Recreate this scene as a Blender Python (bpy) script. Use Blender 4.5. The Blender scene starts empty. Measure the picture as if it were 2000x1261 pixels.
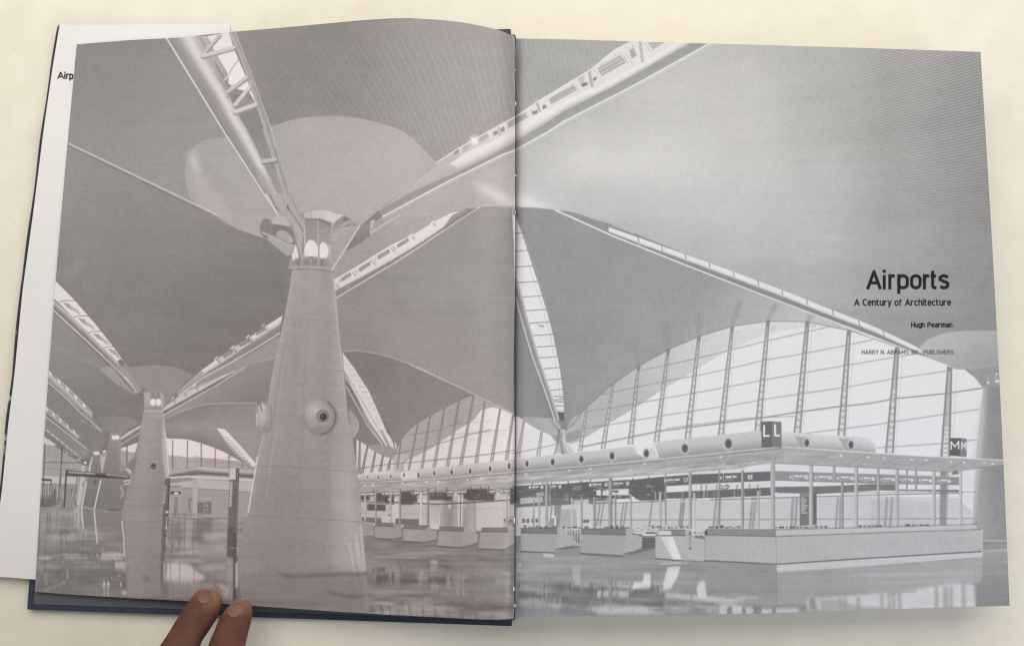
import bpy, bmesh, math
import numpy as np
from mathutils import Vector, Matrix

# ---------------------------------------------------------------- camera, world, lamps, exposure
sc = bpy.context.scene
F_PX = 1664.0                     # focal length in photo pixels (photo 2000 wide)
TILT = math.radians(6.6)
DIST = 0.427
cam_d = bpy.data.cameras.new("camera"); cam = bpy.data.objects.new("camera", cam_d)
sc.collection.objects.link(cam); sc.camera = cam
cam_d.sensor_width = 36.0; cam_d.lens = 36.0 * F_PX / 2000.0
cam_d.clip_start = 0.01; cam_d.clip_end = 50
CAM = Vector((0, -DIST * math.sin(TILT), DIST * math.cos(TILT)))
cam.location = CAM; cam.rotation_euler = (TILT, 0, 0)

world = bpy.data.worlds.new("World"); sc.world = world; world.use_nodes = True
world.node_tree.nodes["Background"].inputs[0].default_value = (1.0, 0.97, 0.93, 1)
world.node_tree.nodes["Background"].inputs[1].default_value = 0.25

def area(name, loc, aim, size, size_y, power, col):
    d = bpy.data.lights.new(name, 'AREA'); d.shape = 'RECTANGLE'; d.size = size; d.size_y = size_y
    d.energy = power; d.color = col
    o = bpy.data.objects.new(name, d); sc.collection.objects.link(o)
    o.location = loc; o.rotation_euler = (Vector(aim) - Vector(loc)).to_track_quat('-Z', 'Y').to_euler()
    return o
area("ceiling_lamp", (-0.02, 0.50, 0.66), (0.0, 0.10, 0), 1.3, 0.7, 8.1, (1.0, 0.93, 0.81))
area("window_light", (0.75, -0.55, 0.62), (0.1, 0, 0), 0.8, 0.7, 3.5, (0.88, 0.92, 1.0))
sc.view_settings.view_transform = 'Standard'; sc.view_settings.look = 'None'
sc.view_settings.exposure = 0; sc.view_settings.gamma = 1; sc.view_settings.use_curve_mapping = False
sc.render.engine = 'CYCLES'; sc.cycles.max_bounces = 6; sc.cycles.filter_width = 1.25

# ---------------------------------------------------------------- helpers
def at(px, py, zz=0.0):
    """the point at height zz on the line of sight through a place in the photograph (used to measure the book)"""
    d = Vector(((px - 1000.0) / F_PX, -(py - 630.5) / F_PX, -1.0))
    d = Matrix.Rotation(TILT, 3, 'X') @ d
    return CAM + d * ((zz - CAM.z) / d.z)

def link(name, verts, faces, mat=None, parent=None, uvs=None, shade=True):
    me = bpy.data.meshes.new(name); me.from_pydata([tuple(v) for v in verts], [], faces); me.update()
    if uvs is not None:
        uv = me.uv_layers.new(name="UVMap")
        for l in me.loops: uv.data[l.index].uv = uvs[l.vertex_index]
    if shade:
        for p in me.polygons: p.use_smooth = True
    o = bpy.data.objects.new(name, me); sc.collection.objects.link(o)
    if mat: me.materials.append(mat)
    if parent: o.parent = parent
    return o

def empty(name, label, cat, loc=(0, 0, 0)):
    o = bpy.data.objects.new(name, None); sc.collection.objects.link(o); o.location = loc
    o["label"] = label; o["category"] = cat; o.empty_display_size = 0.02
    bpy.context.view_layer.update()
    return o

def keep(o, parent):
    """parents o to an empty while it stays where it was built"""
    o.parent = parent; o.matrix_parent_inverse = Matrix.Translation(parent.location).inverted()
    return o

def new_mat(name, base=(.5, .5, .5), rough=.5, spec=.5, coat=0.0):
    m = bpy.data.materials.new(name); m.use_nodes = True
    b = m.node_tree.nodes["Principled BSDF"]
    b.inputs["Base Color"].default_value = (*base, 1); b.inputs["Roughness"].default_value = rough
    b.inputs["Specular IOR Level"].default_value = spec
    if coat: b.inputs["Coat Weight"].default_value = coat; b.inputs["Coat Roughness"].default_value = .3
    return m, m.node_tree, b

def nd(nt, kind, **kw):
    n = nt.nodes.new(kind)
    for k, v in kw.items():
        if k in n.inputs: n.inputs[k].default_value = v
        else: setattr(n, k, v)
    return n

def noise_bump(nt, b, scale, strength, dist=.001, detail=4, vec=None):
    n = nd(nt, 'ShaderNodeTexNoise', Scale=scale, Detail=detail)
    tc = nd(nt, 'ShaderNodeTexCoord'); nt.links.new(tc.outputs['Object'], n.inputs['Vector'])
    bp = nd(nt, 'ShaderNodeBump', Strength=strength, Distance=dist)
    nt.links.new(n.outputs['Fac'], bp.inputs['Height']); nt.links.new(bp.outputs['Normal'], b.inputs['Normal'])
    return n

def ramp(nt, fac, stops):
    r = nt.nodes.new('ShaderNodeValToRGB'); e = r.color_ramp.elements
    while len(e) < len(stops): e.new(0.5)
    for q, (p, c) in zip(e, stops): q.position = p; q.color = (*c, 1)
    nt.links.new(fac, r.inputs[0]); return r

# ---------------------------------------------------------------- the table top
def table():
    m, nt, b = new_mat("cream_laminate", (.8, .78, .7), .45, .35)
    tc = nd(nt, 'ShaderNodeTexCoord')
    n1 = nd(nt, 'ShaderNodeTexNoise', Scale=4.5, Detail=3.0); nt.links.new(tc.outputs['Object'], n1.inputs['Vector'])
    n2 = nd(nt, 'ShaderNodeTexNoise', Scale=60.0, Detail=5.0); nt.links.new(tc.outputs['Object'], n2.inputs['Vector'])
    r1 = ramp(nt, n1.outputs['Fac'], [(.3, TABLE_A), (.7, TABLE_B)])
    r2 = ramp(nt, n2.outputs['Fac'], [(.3, (.93, .925, .91)), (.7, (1, 1, 1))])
    mx = nd(nt, 'ShaderNodeMix', data_type='RGBA', blend_type='MULTIPLY'); mx.inputs['Factor'].default_value = 1
    nt.links.new(r1.outputs[0], mx.inputs['A']); nt.links.new(r2.outputs[0], mx.inputs['B'])
    # scattered specks of dirt
    vo = nd(nt, 'ShaderNodeTexVoronoi', voronoi_dimensions='2D', Scale=40.0); vo.inputs['Randomness'].default_value = 1
    nt.links.new(tc.outputs['Object'], vo.inputs['Vector'])
    lt = nd(nt, 'ShaderNodeMath', operation='LESS_THAN'); lt.inputs[1].default_value = .012
    nt.links.new(vo.outputs['Distance'], lt.inputs[0])
    sel = nd(nt, 'ShaderNodeMath', operation='GREATER_THAN'); sel.inputs[1].default_value = .55
    sep = nd(nt, 'ShaderNodeSeparateColor'); nt.links.new(vo.outputs['Color'], sep.inputs[0]); nt.links.new(sep.outputs[0], sel.inputs[0])
    mul = nd(nt, 'ShaderNodeMath', operation='MULTIPLY'); nt.links.new(lt.outputs[0], mul.inputs[0]); nt.links.new(sel.outputs[0], mul.inputs[1])
    sc_ = nd(nt, 'ShaderNodeMath', operation='MULTIPLY'); sc_.inputs[1].default_value = .5; nt.links.new(mul.outputs[0], sc_.inputs[0])
    mx2 = nd(nt, 'ShaderNodeMix', data_type='RGBA'); nt.links.new(sc_.outputs[0], mx2.inputs['Factor'])
    nt.links.new(mx.outputs['Result'], mx2.inputs['A']); mx2.inputs['B'].default_value = (.2, .17, .13, 1)
    nt.links.new(mx2.outputs['Result'], b.inputs['Base Color'])
    n3 = nd(nt, 'ShaderNodeTexNoise', Scale=350.0, Detail=3.0); nt.links.new(tc.outputs['Object'], n3.inputs['Vector'])
    bp = nd(nt, 'ShaderNodeBump', Strength=.12, Distance=.0006)
    nt.links.new(n3.outputs['Fac'], bp.inputs['Height']); nt.links.new(bp.outputs['Normal'], b.inputs['Normal'])
    x, y, t = .75, .6, -.025
    v = [(-x, -y, 0), (x, -y, 0), (x, y, 0), (-x, y, 0), (-x, -y, t), (x, -y, t), (x, y, t), (-x, y, t)]
    o = link("table_top", v, [(0, 1, 2, 3), (7, 6, 5, 4), (4, 5, 1, 0), (5, 6, 2, 1), (6, 7, 3, 2), (7, 4, 0, 3)], m, shade=False)
    o["kind"] = "structure"; o["label"] = "cream laminate table top under the open book"
TABLE_A = (.80, .778, .70); TABLE_B = (.84, .818, .74)
table()
#@@HEAD_END
# ---------------------------------------------------------------- the printed spread, drawn in code
PW, PH = 2000, 1261
YY, XX = np.mgrid[0:PH, 0:PW].astype(np.float32)
XX += 0.5; YY += 0.5
CV = np.full((PH, PW), 145.0, np.float32)          # the grey printed picture
RNG = np.random.RandomState(7)

def boxblur(a, r):
    if r < 1: return a
    r = int(r)
    for ax in (0, 1):
        p = np.concatenate([np.repeat(a.take([0], ax), r + 1, ax), a, np.repeat(a.take([-1], ax), r, ax)], ax)
        c = np.cumsum(p.astype(np.float64), ax)
        n = a.shape[ax]
        a = ((c.take(range(2 * r + 1, 2 * r + 1 + n), ax) - c.take(range(0, n), ax)) / (2 * r + 1)).astype(np.float32)
    return a

def smooth(a, r):
    return boxblur(boxblur(a, r), r)

def vnoise(sx, sy, seed, shape=(PH, PW)):
    rs = np.random.RandomState(seed)
    gh, gw = int(shape[0] / sy) + 3, int(shape[1] / sx) + 3
    g = rs.rand(gh, gw).astype(np.float32)
    y = np.arange(shape[0]) / sy; x = np.arange(shape[1]) / sx
    yi = y.astype(int); xi = x.astype(int)
    fy = y - yi; fx = x - xi
    fy = (fy * fy * (3 - 2 * fy))[:, None]; fx = (fx * fx * (3 - 2 * fx))[None, :]
    a = g[yi][:, xi]; b = g[yi][:, xi + 1]; c = g[yi + 1][:, xi]; d = g[yi + 1][:, xi + 1]
    return ((a * (1 - fx) + b * fx) * (1 - fy) + (c * (1 - fx) + d * fx) * fy - 0.5).astype(np.float32)

def sp(pts, n=8):
    """smooth curve through points"""
    P = np.array(pts, float); out = []
    Q = np.vstack([2 * P[0] - P[1], P, 2 * P[-1] - P[-2]])
    for i in range(1, len(Q) - 2):
        p0, p1, p2, p3 = Q[i - 1], Q[i], Q[i + 1], Q[i + 2]
        for k in range(n):
            t = k / n
            out.append(0.5 * ((2 * p1) + (-p0 + p2) * t + (2 * p0 - 5 * p1 + 4 * p2 - p3) * t * t + (-p0 + 3 * p1 - 3 * p2 + p3) * t ** 3))
    out.append(P[-1])
    return [tuple(o) for o in out]

def mask(pts, soft=0):
    """anti-aliased coverage of a polygon -> (y0,y1,x0,x1,mask)"""
    P = np.array(pts, float); pad = 2 + 2 * int(soft)
    x0 = max(0, int(P[:, 0].min()) - pad); x1 = min(PW, int(P[:, 0].max()) + 2 + pad)
    y0 = max(0, int(P[:, 1].min()) - pad); y1 = min(PH, int(P[:, 1].max()) + 2 + pad)
    if x1 <= x0 or y1 <= y0: return None
    S = 3; h = (y1 - y0) * S; w = x1 - x0
    acc = np.zeros((h, w + 2))
    n = len(P)
    for i in range(n):
        ax, ay = P[i]; bx, by = P[(i + 1) % n]
        if ay == by: continue
        sgn = 1.0
        if ay > by: ax, ay, bx, by = bx, by, ax, ay; sgn = -1.0
        r0 = max(0, int(math.ceil((ay - y0) * S - 0.5))); r1 = min(h - 1, int(math.ceil((by - y0) * S - 0.5)) - 1)
        if r1 < r0: continue
        rows = np.arange(r0, r1 + 1)
        ys = y0 + (rows + 0.5) / S
        xs = np.clip(ax + (bx - ax) * (ys - ay) / (by - ay) - x0, 0, w)
        xi = xs.astype(int); fr = xs - xi
        acc[rows, xi] += sgn * (1 - fr); acc[rows, np.minimum(xi + 1, w + 1)] += sgn * fr
    m = np.clip(np.abs(np.cumsum(acc, 1)[:, :w]), 0, 1).reshape(y1 - y0, S, w).mean(1).astype(np.float32)
    if soft: m = smooth(m, soft)
    return y0, y1, x0, x1, m

def val(v, y0, y1, x0, x1):
    if callable(v): return v(XX[y0:y1, x0:x1], YY[y0:y1, x0:x1])
    return v

def G(xa, ya, va, xb, yb, vb):
    """linear tone ramp between two points"""
    dx, dy = xb - xa, yb - ya; L = dx * dx + dy * dy
    return lambda X, Y: va + (vb - va) * np.clip(((X - xa) * dx + (Y - ya) * dy) / L, 0, 1)

def poly(pts, v, a=1.0, soft=0):
    r = mask(pts, soft)
    if r is None: return
    y0, y1, x0, x1, m = r
    c = CV[y0:y1, x0:x1]; m = m * a
    c += (val(v, y0, y1, x0, x1) - c) * m

def add(pts, fn, soft=0):
    """adds a pattern inside a polygon"""
    r = mask(pts, soft)
    if r is None: return
    y0, y1, x0, x1, m = r
    CV[y0:y1, x0:x1] += fn(XX[y0:y1, x0:x1], YY[y0:y1, x0:x1]) * m

def line(pts, w, v, a=1.0, w2=None, soft=0, butt=False):
    P = np.array(pts, float); n = len(P) - 1
    if w2 is None: w2 = w
    pad = max(w, w2) / 2 + 2 + 2 * soft
    x0 = max(0, int(P[:, 0].min() - pad)); x1 = min(PW, int(P[:, 0].max() + pad) + 1)
    y0 = max(0, int(P[:, 1].min() - pad)); y1 = min(PH, int(P[:, 1].max() + pad) + 1)
    if x1 <= x0 or y1 <= y0: return
    m = np.zeros((y1 - y0, x1 - x0), np.float32)
    for i in range(n):
        (ax, ay), (bx, by) = P[i], P[i + 1]
        u0 = max(x0, int(min(ax, bx) - pad)); u1 = min(x1, int(max(ax, bx) + pad) + 1)
        v0 = max(y0, int(min(ay, by) - pad)); v1 = min(y1, int(max(ay, by) + pad) + 1)
        if u1 <= u0 or v1 <= v0: continue
        X = XX[v0:v1, u0:u1]; Y = YY[v0:v1, u0:u1]
        dx, dy = bx - ax, by - ay; L = dx * dx + dy * dy + 1e-9
        t = np.clip(((X - ax) * dx + (Y - ay) * dy) / L, 0, 1)
        d = np.hypot(X - ax - t * dx, Y - ay - t * dy)
        ww = w + (w2 - w) * (i + t) / n
        cov = np.clip(ww / 2 + 0.5 - d, 0, 1) * np.minimum(1, ww)
        if butt:
            pr = ((X - ax) * dx + (Y - ay) * dy) / math.sqrt(L)
            if i == 0: cov = cov * np.clip(.5 + pr, 0, 1)
            if i == n - 1: cov = cov * np.clip(.5 + math.sqrt(L) - pr, 0, 1)
        s = m[v0 - y0:v1 - y0, u0 - x0:u1 - x0]
        np.maximum(s, cov, out=s)
    if soft: m = smooth(m, soft)
    c = CV[y0:y1, x0:x1]
    c += (val(v, y0, y1, x0, x1) - c) * (m * a)

def ell(cx, cy, rx, ry, v, a=1.0, soft=0, rot=0):
    t = np.linspace(0, 2 * math.pi, 40, endpoint=False); c, s = math.cos(rot), math.sin(rot)
    poly([(cx + rx * math.cos(q) * c - ry * math.sin(q) * s, cy + rx * math.cos(q) * s + ry * math.sin(q) * c) for q in t], v, a, soft)

def resamp(pts, n=24):
    P = np.array(pts, float); d = np.concatenate([[0], np.cumsum(np.hypot(*np.diff(P, axis=0).T))])
    q = np.linspace(0, d[-1], n)
    return np.stack([np.interp(q, d, P[:, 0]), np.interp(q, d, P[:, 1])], 1)

def strip(A, B, vals, sub=3, a=1.0, n=24):
    """a band from edge A to edge B, toned across"""
    A = resamp(A, n); B = resamp(B, n); k = (len(vals) - 1) * sub
    poly(list(map(tuple, A)) + list(map(tuple, B[::-1])), vals[len(vals) // 2], a)
    for i in range(k):
        t0, t1 = i / k, min(1, (i + 1.35) / k)
        v = np.interp((i + 0.5) / sub, range(len(vals)), vals)
        L = A + (B - A) * t0; R = A + (B - A) * t1
        poly(list(map(tuple, L)) + list(map(tuple, R[::-1])), float(v), a)

# ---- stroke lettering (cap height 1, baseline 0, y up)
def arc(cx, cy, rx, ry, a0, a1, n=10):
    return [(cx + rx * math.cos(math.radians(a0 + (a1 - a0) * i / n)), cy + ry * math.sin(math.radians(a0 + (a1 - a0) * i / n))) for i in range(n + 1)]
XH = 0.74
def bowl(w, h0=0.0, h1=XH):
    r = w / 2; q = min(r, (h1 - h0) / 2)
    return arc(r, h1 - q, r, q, 0, 180) + arc(r, h0 + q, r, q, 180, 360) + [(w, h1 - q)]
def glyphs():
    g = {}
    g['A'] = (0.66, [[(0, 0), (.33, 1), (.66, 0)], [(.11, .3), (.55, .3)]])
    g['i'] = (0.0, [[(0, 0), (0, XH)], [(0, .96), (0, 1.0)]])
    g['r'] = (0.34, [[(0, 0), (0, XH)], [(0, .48)] + arc(.22, .5, .22, .24, 165, 60, 6)])
    g['p'] = (0.44, [[(0, -.28), (0, XH)], bowl(.44)])
    g['o'] = (0.46, [bowl(.46)])
    g['t'] = (0.30, [[(.06, .95), (.06, .16)] + arc(.22, .16, .16, .16, 180, 270, 5) + [(.30, 0)], [(-.06, XH - .02), (.28, XH - .02)]])
    g['s'] = (0.40, [[(.38, .66)] + arc(.2, .56, .19, .18, 50, 200, 8) + [(.2, .38)] + arc(.2, .19, .2, .19, 60, -140, 9)])
    g['e'] = (0.44, [[(0, .38), (.44, .38)] + arc(.22, XH - .22, .22, .22, 0, 180) + arc(.22, .22, .22, .22, 180, 320, 8)])
    g['n'] = (0.42, [[(0, 0), (0, XH)], [(0, .5)] + arc(.21, XH - .21, .21, .21, 170, 0) + [(.42, 0)]])
    g['u'] = (0.42, [[(0, XH), (0, .2)] + arc(.21, .21, .21, .21, 180, 350) + [(.42, .3)], [(.42, 0), (.42, XH)]])
    g['y'] = (0.42, [[(0, XH), (.22, 0)], [(.44, XH), (.16, -.26), (.04, -.28)]])
    g['f'] = (0.28, [[(.08, 0), (.08, .82)] + arc(.24, .84, .16, .16, 180, 90, 5), [(-.04, XH - .02), (.26, XH - .02)]])
    g['h'] = (0.42, [[(0, 0), (0, 1)], [(0, .5)] + arc(.21, XH - .21, .21, .21, 170, 0) + [(.42, 0)]])
    g['c'] = (0.38, [arc(.22, XH - .22, .22, .22, 45, 180) + arc(.22, .22, .22, .22, 180, 315)])
    g['g'] = (0.44, [bowl(.44), [(.44, XH), (.44, -.08)] + arc(.22, -.08, .22, .2, 0, -130, 8)])
    g['a'] = (0.42, [arc(.21, XH - .2, .21, .2, 150, 0) + [(.42, 0)], bowl(.42, 0, .42)])
    g['m'] = (0.70, [[(0, 0), (0, XH)], [(0, .5)] + arc(.175, XH - .2, .175, .2, 170, 0) + [(.35, 0)], [(.35, .5)] + arc(.525, XH - .2, .175, .2, 170, 0) + [(.70, 0)]])
    g['k'] = (0.40, [[(0, 0), (0, 1)], [(.38, XH), (0, .3)], [(.14, .44), (.4, 0)]])
    g['H'] = (0.58, [[(0, 0), (0, 1)], [(.58, 0), (.58, 1)], [(0, .5), (.58, .5)]])
    g['P'] = (0.54, [[(0, 0), (0, 1), (.28, 1)] + arc(.28, .74, .26, .26, 90, -90) + [(0, .48)]])
    g['R'] = (0.58, [[(0, 0), (0, 1), (.28, 1)] + arc(.28, .74, .26, .26, 90, -90) + [(0, .48)], [(.3, .48), (.56, 0)]])
    g['B'] = (0.56, [[(0, 0), (0, 1), (.28, 1)] + arc(.28, .76, .24, .24, 90, -90) + [(0, .52)], [(.28, .52)] + arc(.29, .26, .27, .26, 90, -90) + [(0, 0)]])
    g['C'] = (0.54, [arc(.29, .7, .29, .3, 40, 180) + arc(.29, .3, .29, .3, 180, 320)])
    g['Y'] = (0.60, [[(0, 1), (.3, .48), (.6, 1)], [(.3, .48), (.3, 0)]])
    g['N'] = (0.60, [[(0, 0), (0, 1), (.6, 0), (.6, 1)]])
    g['M'] = (0.74, [[(0, 0), (0, 1), (.37, .3), (.74, 1), (.74, 0)]])
    g['S'] = (0.54, [arc(.27, .75, .25, .25, 35, 180, 8) + arc(.27, .75, .25, .25, 180, 265, 5) + arc(.27, .26, .27, .26, 85, 0, 5) + arc(.27, .26, .27, .26, 0, -145, 8)])
    g['E'] = (0.48, [[(.48, 1), (0, 1), (0, 0), (.48, 0)], [(0, .52), (.42, .52)]])
    g['I'] = (0.0, [[(0, 0), (0, 1)]])
    g['L'] = (0.46, [[(0, 1), (0, 0), (.46, 0)]])
    g['U'] = (0.58, [[(0, 1), (0, .28)] + arc(.29, .28, .29, .28, 180, 360) + [(.58, 1)]])
    g['K'] = (0.54, [[(0, 0), (0, 1)], [(.52, 1), (0, .42)], [(.16, .6), (.54, 0)]])
    g['T'] = (0.54, [[(0, 1), (.54, 1)], [(.27, 1), (.27, 0)]])
    g['D'] = (0.56, [[(0, 0), (0, 1), (.2, 1)] + arc(.26, .7, .3, .3, 90, 0, 5) + arc(.26, .3, .3, .3, 0, -90, 5) + [(0, 0)]])
    g['.'] = (0.0, [[(0, 0), (0, .04)]]); g[','] = (0.04, [[(.05, .06), (-.03, -.16)]])
    g['-'] = (0.3, [[(0, .4), (.3, .4)]])
    g['1'] = (0.22, [[(0, .8), (.2, 1), (.2, 0)]])
    g['2'] = (0.46, [arc(.23, .75, .23, .25, 160, -30, 8) + [(0, 0), (.48, 0)]])
    g['3'] = (0.46, [[(.02, 1), (.44, 1), (.2, .62)] + arc(.22, .31, .25, .31, 85, -150, 9)])
    g['4'] = (0.48, [[(.28, 1), (0, .26), (.48, .26)], [(.36, .5), (.36, 0)]])
    g['5'] = (0.46, [[(.42, 1), (.04, 1), (.02, .56)] + arc(.22, .31, .25, .31, 120, -150, 9)])
    g['6'] = (0.46, [[(.34, 1), (.04, .45)], bowl(.46, 0, .56)])
    g['7'] = (0.46, [[(0, 1), (.46, 1), (.16, 0)]])
    g['8'] = (0.46, [bowl(.46, 0, .54), [(x + .04, y) for x, y in bowl(.38, .54, 1)]])
    g['9'] = (0.46, [[(.12, 0), (.42, .55)], [(x, y) for x, y in bowl(.46, .44, 1)]])
    return g
GL = glyphs()

def text(s, x0, x1, yb0, yb1, h, w, v, a=1.0, gap=0.24, sp_=0.42, shear=0.0, butt=False):
    """s fitted between x0 and x1, baseline from yb0 to yb1, cap height h, stroke w"""
    st = w / h
    adv = []; x = 0
    for ch in s:
        if ch == ' ': x += sp_; adv.append(x); continue
        adv.append(x); x += GL[ch][0] + gap
    tot = x - gap; k = (x1 - x0 - w) / tot
    for ch, ax in zip(s, adv):
        if ch == ' ': continue
        for st_ in GL[ch][1]:
            pts = []
            for gx, gy in st_:
                t = (ax + gx) / tot
                bx = x0 + w / 2 + (ax + gx) * k; by = yb0 + (yb1 - yb0) * t
                pts.append((bx + shear * gy * h, by - w / 2 - gy * (h - w)))
            if butt:
                for e, f in ((0, 1), (-1, -2)):
                    dx, dy = pts[e][0] - pts[f][0], pts[e][1] - pts[f][1]; L = math.hypot(dx, dy) + 1e-9
                    k2 = (.5 if abs(dx) < .5 * abs(dy) else .12) * w / L
                    pts[e] = (pts[e][0] + dx * k2, pts[e][1] + dy * k2)
            line(pts, w, v, a, butt=butt)

def z(ox, oy, s, pts): return [(ox + x / s, oy + y / s) for x, y in pts]
C1 = lambda p: z(0, 0, 3, p); C2 = lambda p: z(300, 0, 3, p); C3 = lambda p: z(700, 0, 3, p)
C4 = lambda p: z(1100, 0, 3, p); C5 = lambda p: z(1500, 0, 3, p); C6 = lambda p: z(0, 400, 3, p)
C7 = lambda p: z(400, 400, 3, p); C8 = lambda p: z(800, 400, 3, p); C9 = lambda p: z(1200, 400, 3, p)
C10 = lambda p: z(1500, 400, 3, p)
D3 = lambda p: z(0, 820, 2.86, p); D4 = lambda p: z(350, 820, 2.86, p); D5 = lambda p: z(680, 820, 2.86, p)
D6 = lambda p: z(1000, 820, 2.86, p); D7 = lambda p: z(1300, 820, 2.86, p); D8 = lambda p: z(1600, 820, 2.86, p)
E2 = lambda p: z(480, 380, 6.667, p); E3 = lambda p: z(700, 860, 5.255, p); E4 = lambda p: z(1000, 860, 5.255, p)
E5 = lambda p: z(60, 800, 5.733, p); E6 = lambda p: z(320, 840, 6.304, p)

def draw_left_vaults():
    # ceilings of the left page
    poly([(-5, -5), (1006, -5), (1006, 1261), (-5, 1261)], G(100, 100, 143, 300, 700, 134))
    A_ = [(100, 60), (335, 60), (443, 267), (440, 300), (412, 415), (135, 281), (100, 270)]
    poly(A_, G(200, 80, 139, 330, 360, 156))
    add(A_, lambda X, Y: 2.6 * np.sin((Y - 0.06 * X + 0.00012 * (X - 100) ** 2) * 2 * math.pi / 4.6) * np.clip((Y - 140) / 150, 0.15, 1))
    poly([(100, 264), (135, 281), (412, 415), (520, 462), (560, 560), (545, 700), (395, 720), (265, 745), (100, 560)], G(220, 330, 147, 380, 620, 132))
    poly([(130, 285), (412, 418), (390, 450), (125, 330)], 150, .35, soft=8)
    poly([(100, 500), (200, 520), (330, 640), (330, 700), (240, 690), (100, 560)], 136, .5, soft=20)
    poly([(112, 535), (160, 505), (170, 520), (125, 550)], 158, .5, soft=7)
    # panel right of the column and of the big cap
    poly([(560, 540), (657, 582), (767, 515), (935, 405), (1007, 403), (1007, 812), (900, 756), (800, 712), (747, 695), (667, 688)], G(700, 560, 150, 940, 600, 160))
    poly([(760, 590), (900, 600), (900, 720), (760, 660)], 152, .6, soft=30)
    poly([(965, 420), (1007, 420), (1007, 800), (965, 780)], 152, .7, soft=6)
    # middle ribbed vault
    M_ = [(445, 50), (1007, 30), (1007, 230), (945, 262), (900, 288), (852, 318), (800, 265), (700, 231), (575, 232), (528, 248)]
    poly(M_, G(520, 150, 143, 900, 170, 163))
    poly([(640, 60), (1007, 60), (1007, 90), (800, 60), (620, 120)], 152, .4, soft=14)
    def ribs(X, Y):
        sl = np.interp(X, [480, 700, 800, 985, 1300], [.74, .62, .46, .2, .2])
        u = X - sl * (Y - 150) - 0.0002 * (Y - 150) ** 2
        ph = u / 13.2 + .12 * np.sin(u / 37)
        k = np.abs(ph - np.round(ph)) * 13
        amp = np.interp(X, [480, 620, 760, 1000], [5, 10, 17, 15]) * (.75 + .5 * np.sin(ph * 2.1) ** 2) * np.clip((Y - 45) / 60, .35, 1)
        return amp * np.clip(1.15 - k, 0, 1) - 1.5
    add(M_, ribs)
    add(M_, lambda X, Y: 1.2 * np.sin((X - .5 * Y) * 2 * math.pi / 6.6))

def draw_big_cap():
    cap = sp(C2([(425, 805), (310, 820), (240, 862), (200, 912), (187, 1000), (200, 1095), (235, 1175)]) + [(420, 418), (462, 445), (520, 466)]) + \
        [(560, 500), (640, 470), (700, 445), (738, 412), (800, 362), (852, 318)] + \
        sp([(852, 318), (830, 294), (800, 266), (766, 248), (700, 231), (650, 226.5), (593, 230), (560, 237), (528, 248)])
    poly(cap, G(400, 300, 168, 700, 300, 181))
    poly(sp([(364, 300), (372, 350), (400, 405), (455, 438), (440, 400), (395, 340), (385, 290), (364, 300)]), 186, .55, soft=6)
    poly([(372, 310), (380, 306), (392, 335), (384, 340)], 200, .8, soft=4)
    poly([(590, 240), (800, 290), (820, 330), (700, 420), (600, 410)], 185, .5, soft=25)
    line(sp(C2([(187, 1000), (200, 1095), (235, 1175)]) + [(420, 418), (462, 445), (510, 462)]), 3, 190, .5, soft=1)
    line([(135, 281), (410, 413), (425, 420)], 3.0, 205, .9)
    line([(134, 285), (408, 418)], 2.5, 122, .5)

def draw_tube_one():
    left = C2([(75, 222), (430, 800), (720, 1250)])
    line([(x - 2.5, y + 1) for x, y in left], 2, 150, .5)
    # frame, sky, tube
    poly(C2([(240, 212), (330, 212), (345, 275), (440, 440), (440, 490), (450, 575)]) + [(447, 190), (397, 107), (383, 71)], G(390, 80, 182, 440, 180, 160))
    for a, b, v in (((335, 385), (420, 530), 128), ((360, 370), (440, 510), 135), ((350, 400), (400, 470), 170), ((270, 215), (300, 270), 150), ((470, 570), (495, 560), 120), ((330, 240), (352, 280), 150)):
        line(C2([a, b]), 3.4, v, .85)
    poly(C2([(318, 214), (440, 188), (472, 290), (545, 462), (600, 610), (560, 540), (480, 520), (440, 490), (440, 440), (345, 275)]), G(420, 80, 226, 470, 150, 243))
    poly(C2([(480, 600), (520, 560), (580, 590), (600, 612), (520, 625), (480, 640)]), 150)
    line(C2([(445, 425), (500, 345)]), 1.6, 150)
    line(C2([(415, 470), (450, 430)]), 3, 205)
    strip(C2([(80, 225), (330, 600), (480, 860), (560, 980), (640, 1100), (730, 1250)]),
          C2([(250, 210), (300, 320), (440, 560), (495, 675), (560, 780), (632, 930), (722, 1130), (765, 1180)]),
          [145, 150, 152, 158, 176, 200, 214, 212, 196, 178])
    poly(C2([(600, 1100), (740, 1250), (760, 1250), (760, 1180), (700, 1080), (610, 980)]), 170, .7, soft=3)
    line(left, 4.2, 212, .95, w2=3)
    line([(x + 3.4, y) for x, y in left], 2.6, 135, .6)
    # dark inside below the sky opening and the beam beside it
    poly(C2([(505, 672), (600, 640), (650, 800), (700, 940), (775, 1140), (722, 1130), (632, 930)]), G(470, 220, 138, 550, 370, 160))
    strip(C2([(440, 190), (505, 330), (550, 462), (600, 610), (692, 905), (745, 1080), (800, 1260)]),
          C2([(480, 184), (600, 500), (688, 745), (742, 930), (790, 1090), (840, 1260)]), [186, 176, 160, 158, 190])
    for a, b, w, v in (((283, 325), (385, 205), 7, 196), ((288, 328), (470, 278), 9, 205), ((430, 560), (462, 500), 6, 200), ((432, 540), (545, 455), 8, 196),
                       ((478, 612), (560, 512), 9, 208), ((478, 655), (598, 612), 10, 208), ((642, 945), (712, 935), 10, 192)):
        p = C2([a, b]); line([(x + 1, y + 2.6) for x, y in p], w, v - 52, .9); line(p, w * .75, v)
    poly(C2([(680, 745), (690, 742), (720, 860), (705, 860)]), 196, .6)

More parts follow.
